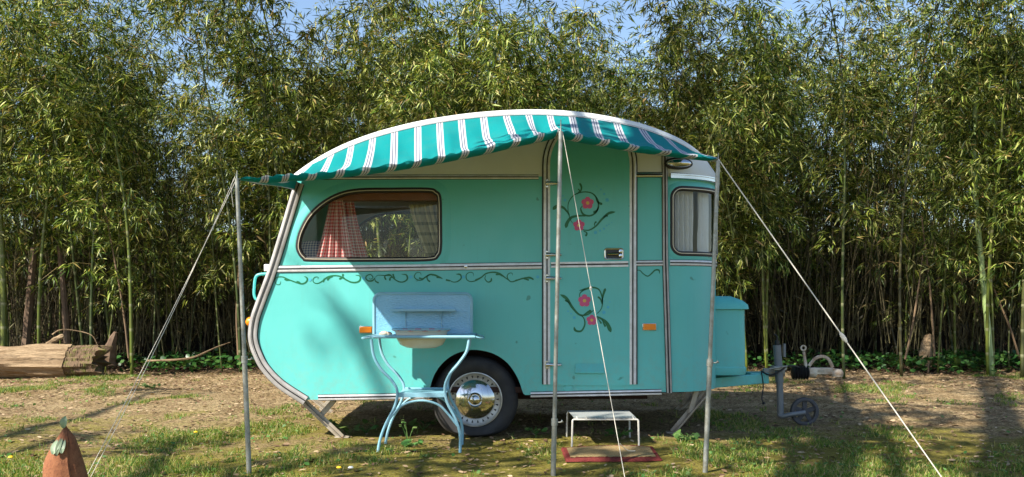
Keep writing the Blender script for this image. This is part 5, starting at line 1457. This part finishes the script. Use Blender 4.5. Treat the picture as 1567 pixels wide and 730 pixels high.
V, Fc = discs(30000, wdn, 0.012, 0.038, 12, 0.02); o = np_mesh('small_weeds', V, Fc, M['weed']); tag(o, 'small green weeds and clover mixed into the grass', 'weeds', None, 'stuff')
V, Fc = discs(90000, lambda x, y: np.clip(0.34 + 0.5 * (y > 3.2) + 0.3 * noise2(x, y, 3, 8), 0, 1) * (1 - ((x > 0.27) & (x < 0.98) & (y > -0.98) & (y < -0.38))), 0.014, 0.055, 13, 0.010, y1=7.5, tilt=0.25, asp=0.45, x0=-8, x1=8); o = np_mesh('leaf_litter', V, Fc, M['litter']); tag(o, 'dry fallen leaves and chips strewn over the earth', 'leaf litter', None, 'stuff')
def ivd(x, y):
    band = np.exp(-((y - 5.9) / 0.65) ** 2); return np.clip(band * (0.55 + 0.8 * noise2(x, y, 1.6, 17)), 0, 1)
V, Fc = discs(26000, ivd, 0.04, 0.09, 14, 0.22, x0=-8, x1=9, y0=4.9, y1=7.5, tilt=0.7, asp=0.9); o = np_mesh('ivy', V, Fc, M['ivy']); tag(o, 'dark green ivy creeping at the feet of the bamboo', 'ivy', None, 'stuff')

# weeds that stand out, each a thing of its own
def weed(x, y, h, n, size, lab, seed, tall=False, name='weed_plant'):
    r = np.random.default_rng(seed); z = float(gh(np.float64(x), np.float64(y))); g = G(); vsl = G()
    for i in range(n):
        a = r.uniform(0, 6.28); L = h * r.uniform(.5, 1); d = Vector((math.cos(a) * (.35 if tall else .8), math.sin(a) * (.35 if tall else .8), 1 if tall else .7)) * L
        b = Vector((x, y, z)); tube(g, [b, b + d * .5 + Vector((0, 0, L * .08)), b + d], [0.0022, 0.002, 0.0012], 4)
        up_ = Vector((r.normal(0, .5), r.normal(0, .5) - 0.6, 1)).normalized(); fd = Vector((math.cos(a), math.sin(a), -0.15)); sd = fd.cross(up_).normalized(); s_ = size * r.uniform(.6, 1.1); c = b + d
        out = []
        for t, ww in ((0, 0.05), (.12, .36), (.35, .5), (.65, .38), (1, 0.0)): out.append((t, ww))
        vs = [c + fd * s_ * t + sd * s_ * ww for t, ww in out] + [c + fd * s_ * t - sd * s_ * ww + Vector((0, 0, .0)) for t, ww in out[-2:0:-1]]
        vsl.add(vs, [tuple(range(len(vs)))])
    e = empty(name, (x, y, z), lab, 'plant')
    for gg_, nn_, mm_ in ((g, 'stems', M['weed']), (vsl, 'leaves', M['weed'])):
        o = gg_.obj(nn_, mm_, None, smooth=False); o.parent = e; o.matrix_parent_inverse = Matrix.Translation(-e.location)
def wp(px, py):   # ground point under a pixel
    Y = CZ * F / (py - 450) - D; return P(px, py, Y).x, Y
weed(*wp(533, 664), 0.14, 12, 0.06, 'broad-leaved green weed at the foot of the left steady leg', 1)
weed(*wp(560, 662), 0.10, 16, 0.045, 'leafy weed between the steady leg and the washstand leg', 2)
weed(*wp(648, 656), 0.12, 12, 0.06, 'blue-green rosette weed in the shade left of the wheel', 3)
weed(*wp(625, 680), 0.16, 7, 0.03, 'thin tall weed between the washstand legs', 4, True)
weed(*wp(632, 683), 0.05, 16, 0.05, 'flat dandelion rosette under the washstand', 5)
weed(*wp(741, 668), 0.13, 10, 0.03, 'small seedling growing in front of the caravan tyre', 6, True)
weed(*wp(233, 597), 0.07, 20, 0.05, 'bright green clump of weeds on the bare earth left of the left pole', 7)
weed(*wp(1050, 677), 0.08, 24, 0.05, 'green weed clump between the stool and the right pole', 8)
weed(*wp(948, 675), 0.09, 18, 0.04, 'fine green weed behind the stool beside the mat', 9)
weed(*wp(118, 576), 0.15, 6, 0.09, 'yellow-green seedling in front of the broken log end', 10)
weed(*wp(820, 672), 0.09, 14, 0.04, 'small weed just right of the caravan tyre', 12)
def dandelion(px, py, lab, m='yellow_paint'):
    x, y = wp(px, py); z = float(gh(np.float64(x), np.float64(y))); e = empty('wild_flower', (x, y, z), lab, 'flower')
    g = G(); tube(g, [(x, y, z), (x, y, z + .03)], .0015, 5); g2 = G(); lathe(g2, [(0, .008), (.010, .007), (.016, 0.0), (.006, -.004)], (x, y - .004, z + .034), 'Z', 12)
    for a_, b_, c_ in ((g, 'stem', M['weed']), (g2, 'petals', M[m])): o = a_.obj(b_, c_, None); o.parent = e; o.matrix_parent_inverse = Matrix.Translation(-e.location)
M['dand'] = simple('dandelion_yellow', (0.80, 0.52, 0.01), 0.7)
dandelion(300, 666, 'yellow dandelion in the grass left of the left pole', 'dand'); dandelion(519, 727, 'yellow dandelion at the bottom edge right of the left pole', 'dand'); dandelion(17, 711, 'yellow dandelion at the far left beside the rusty ornament', 'dand'); dandelion(537, 728, 'tiny white daisy beside the dandelion at the bottom edge', 'white')
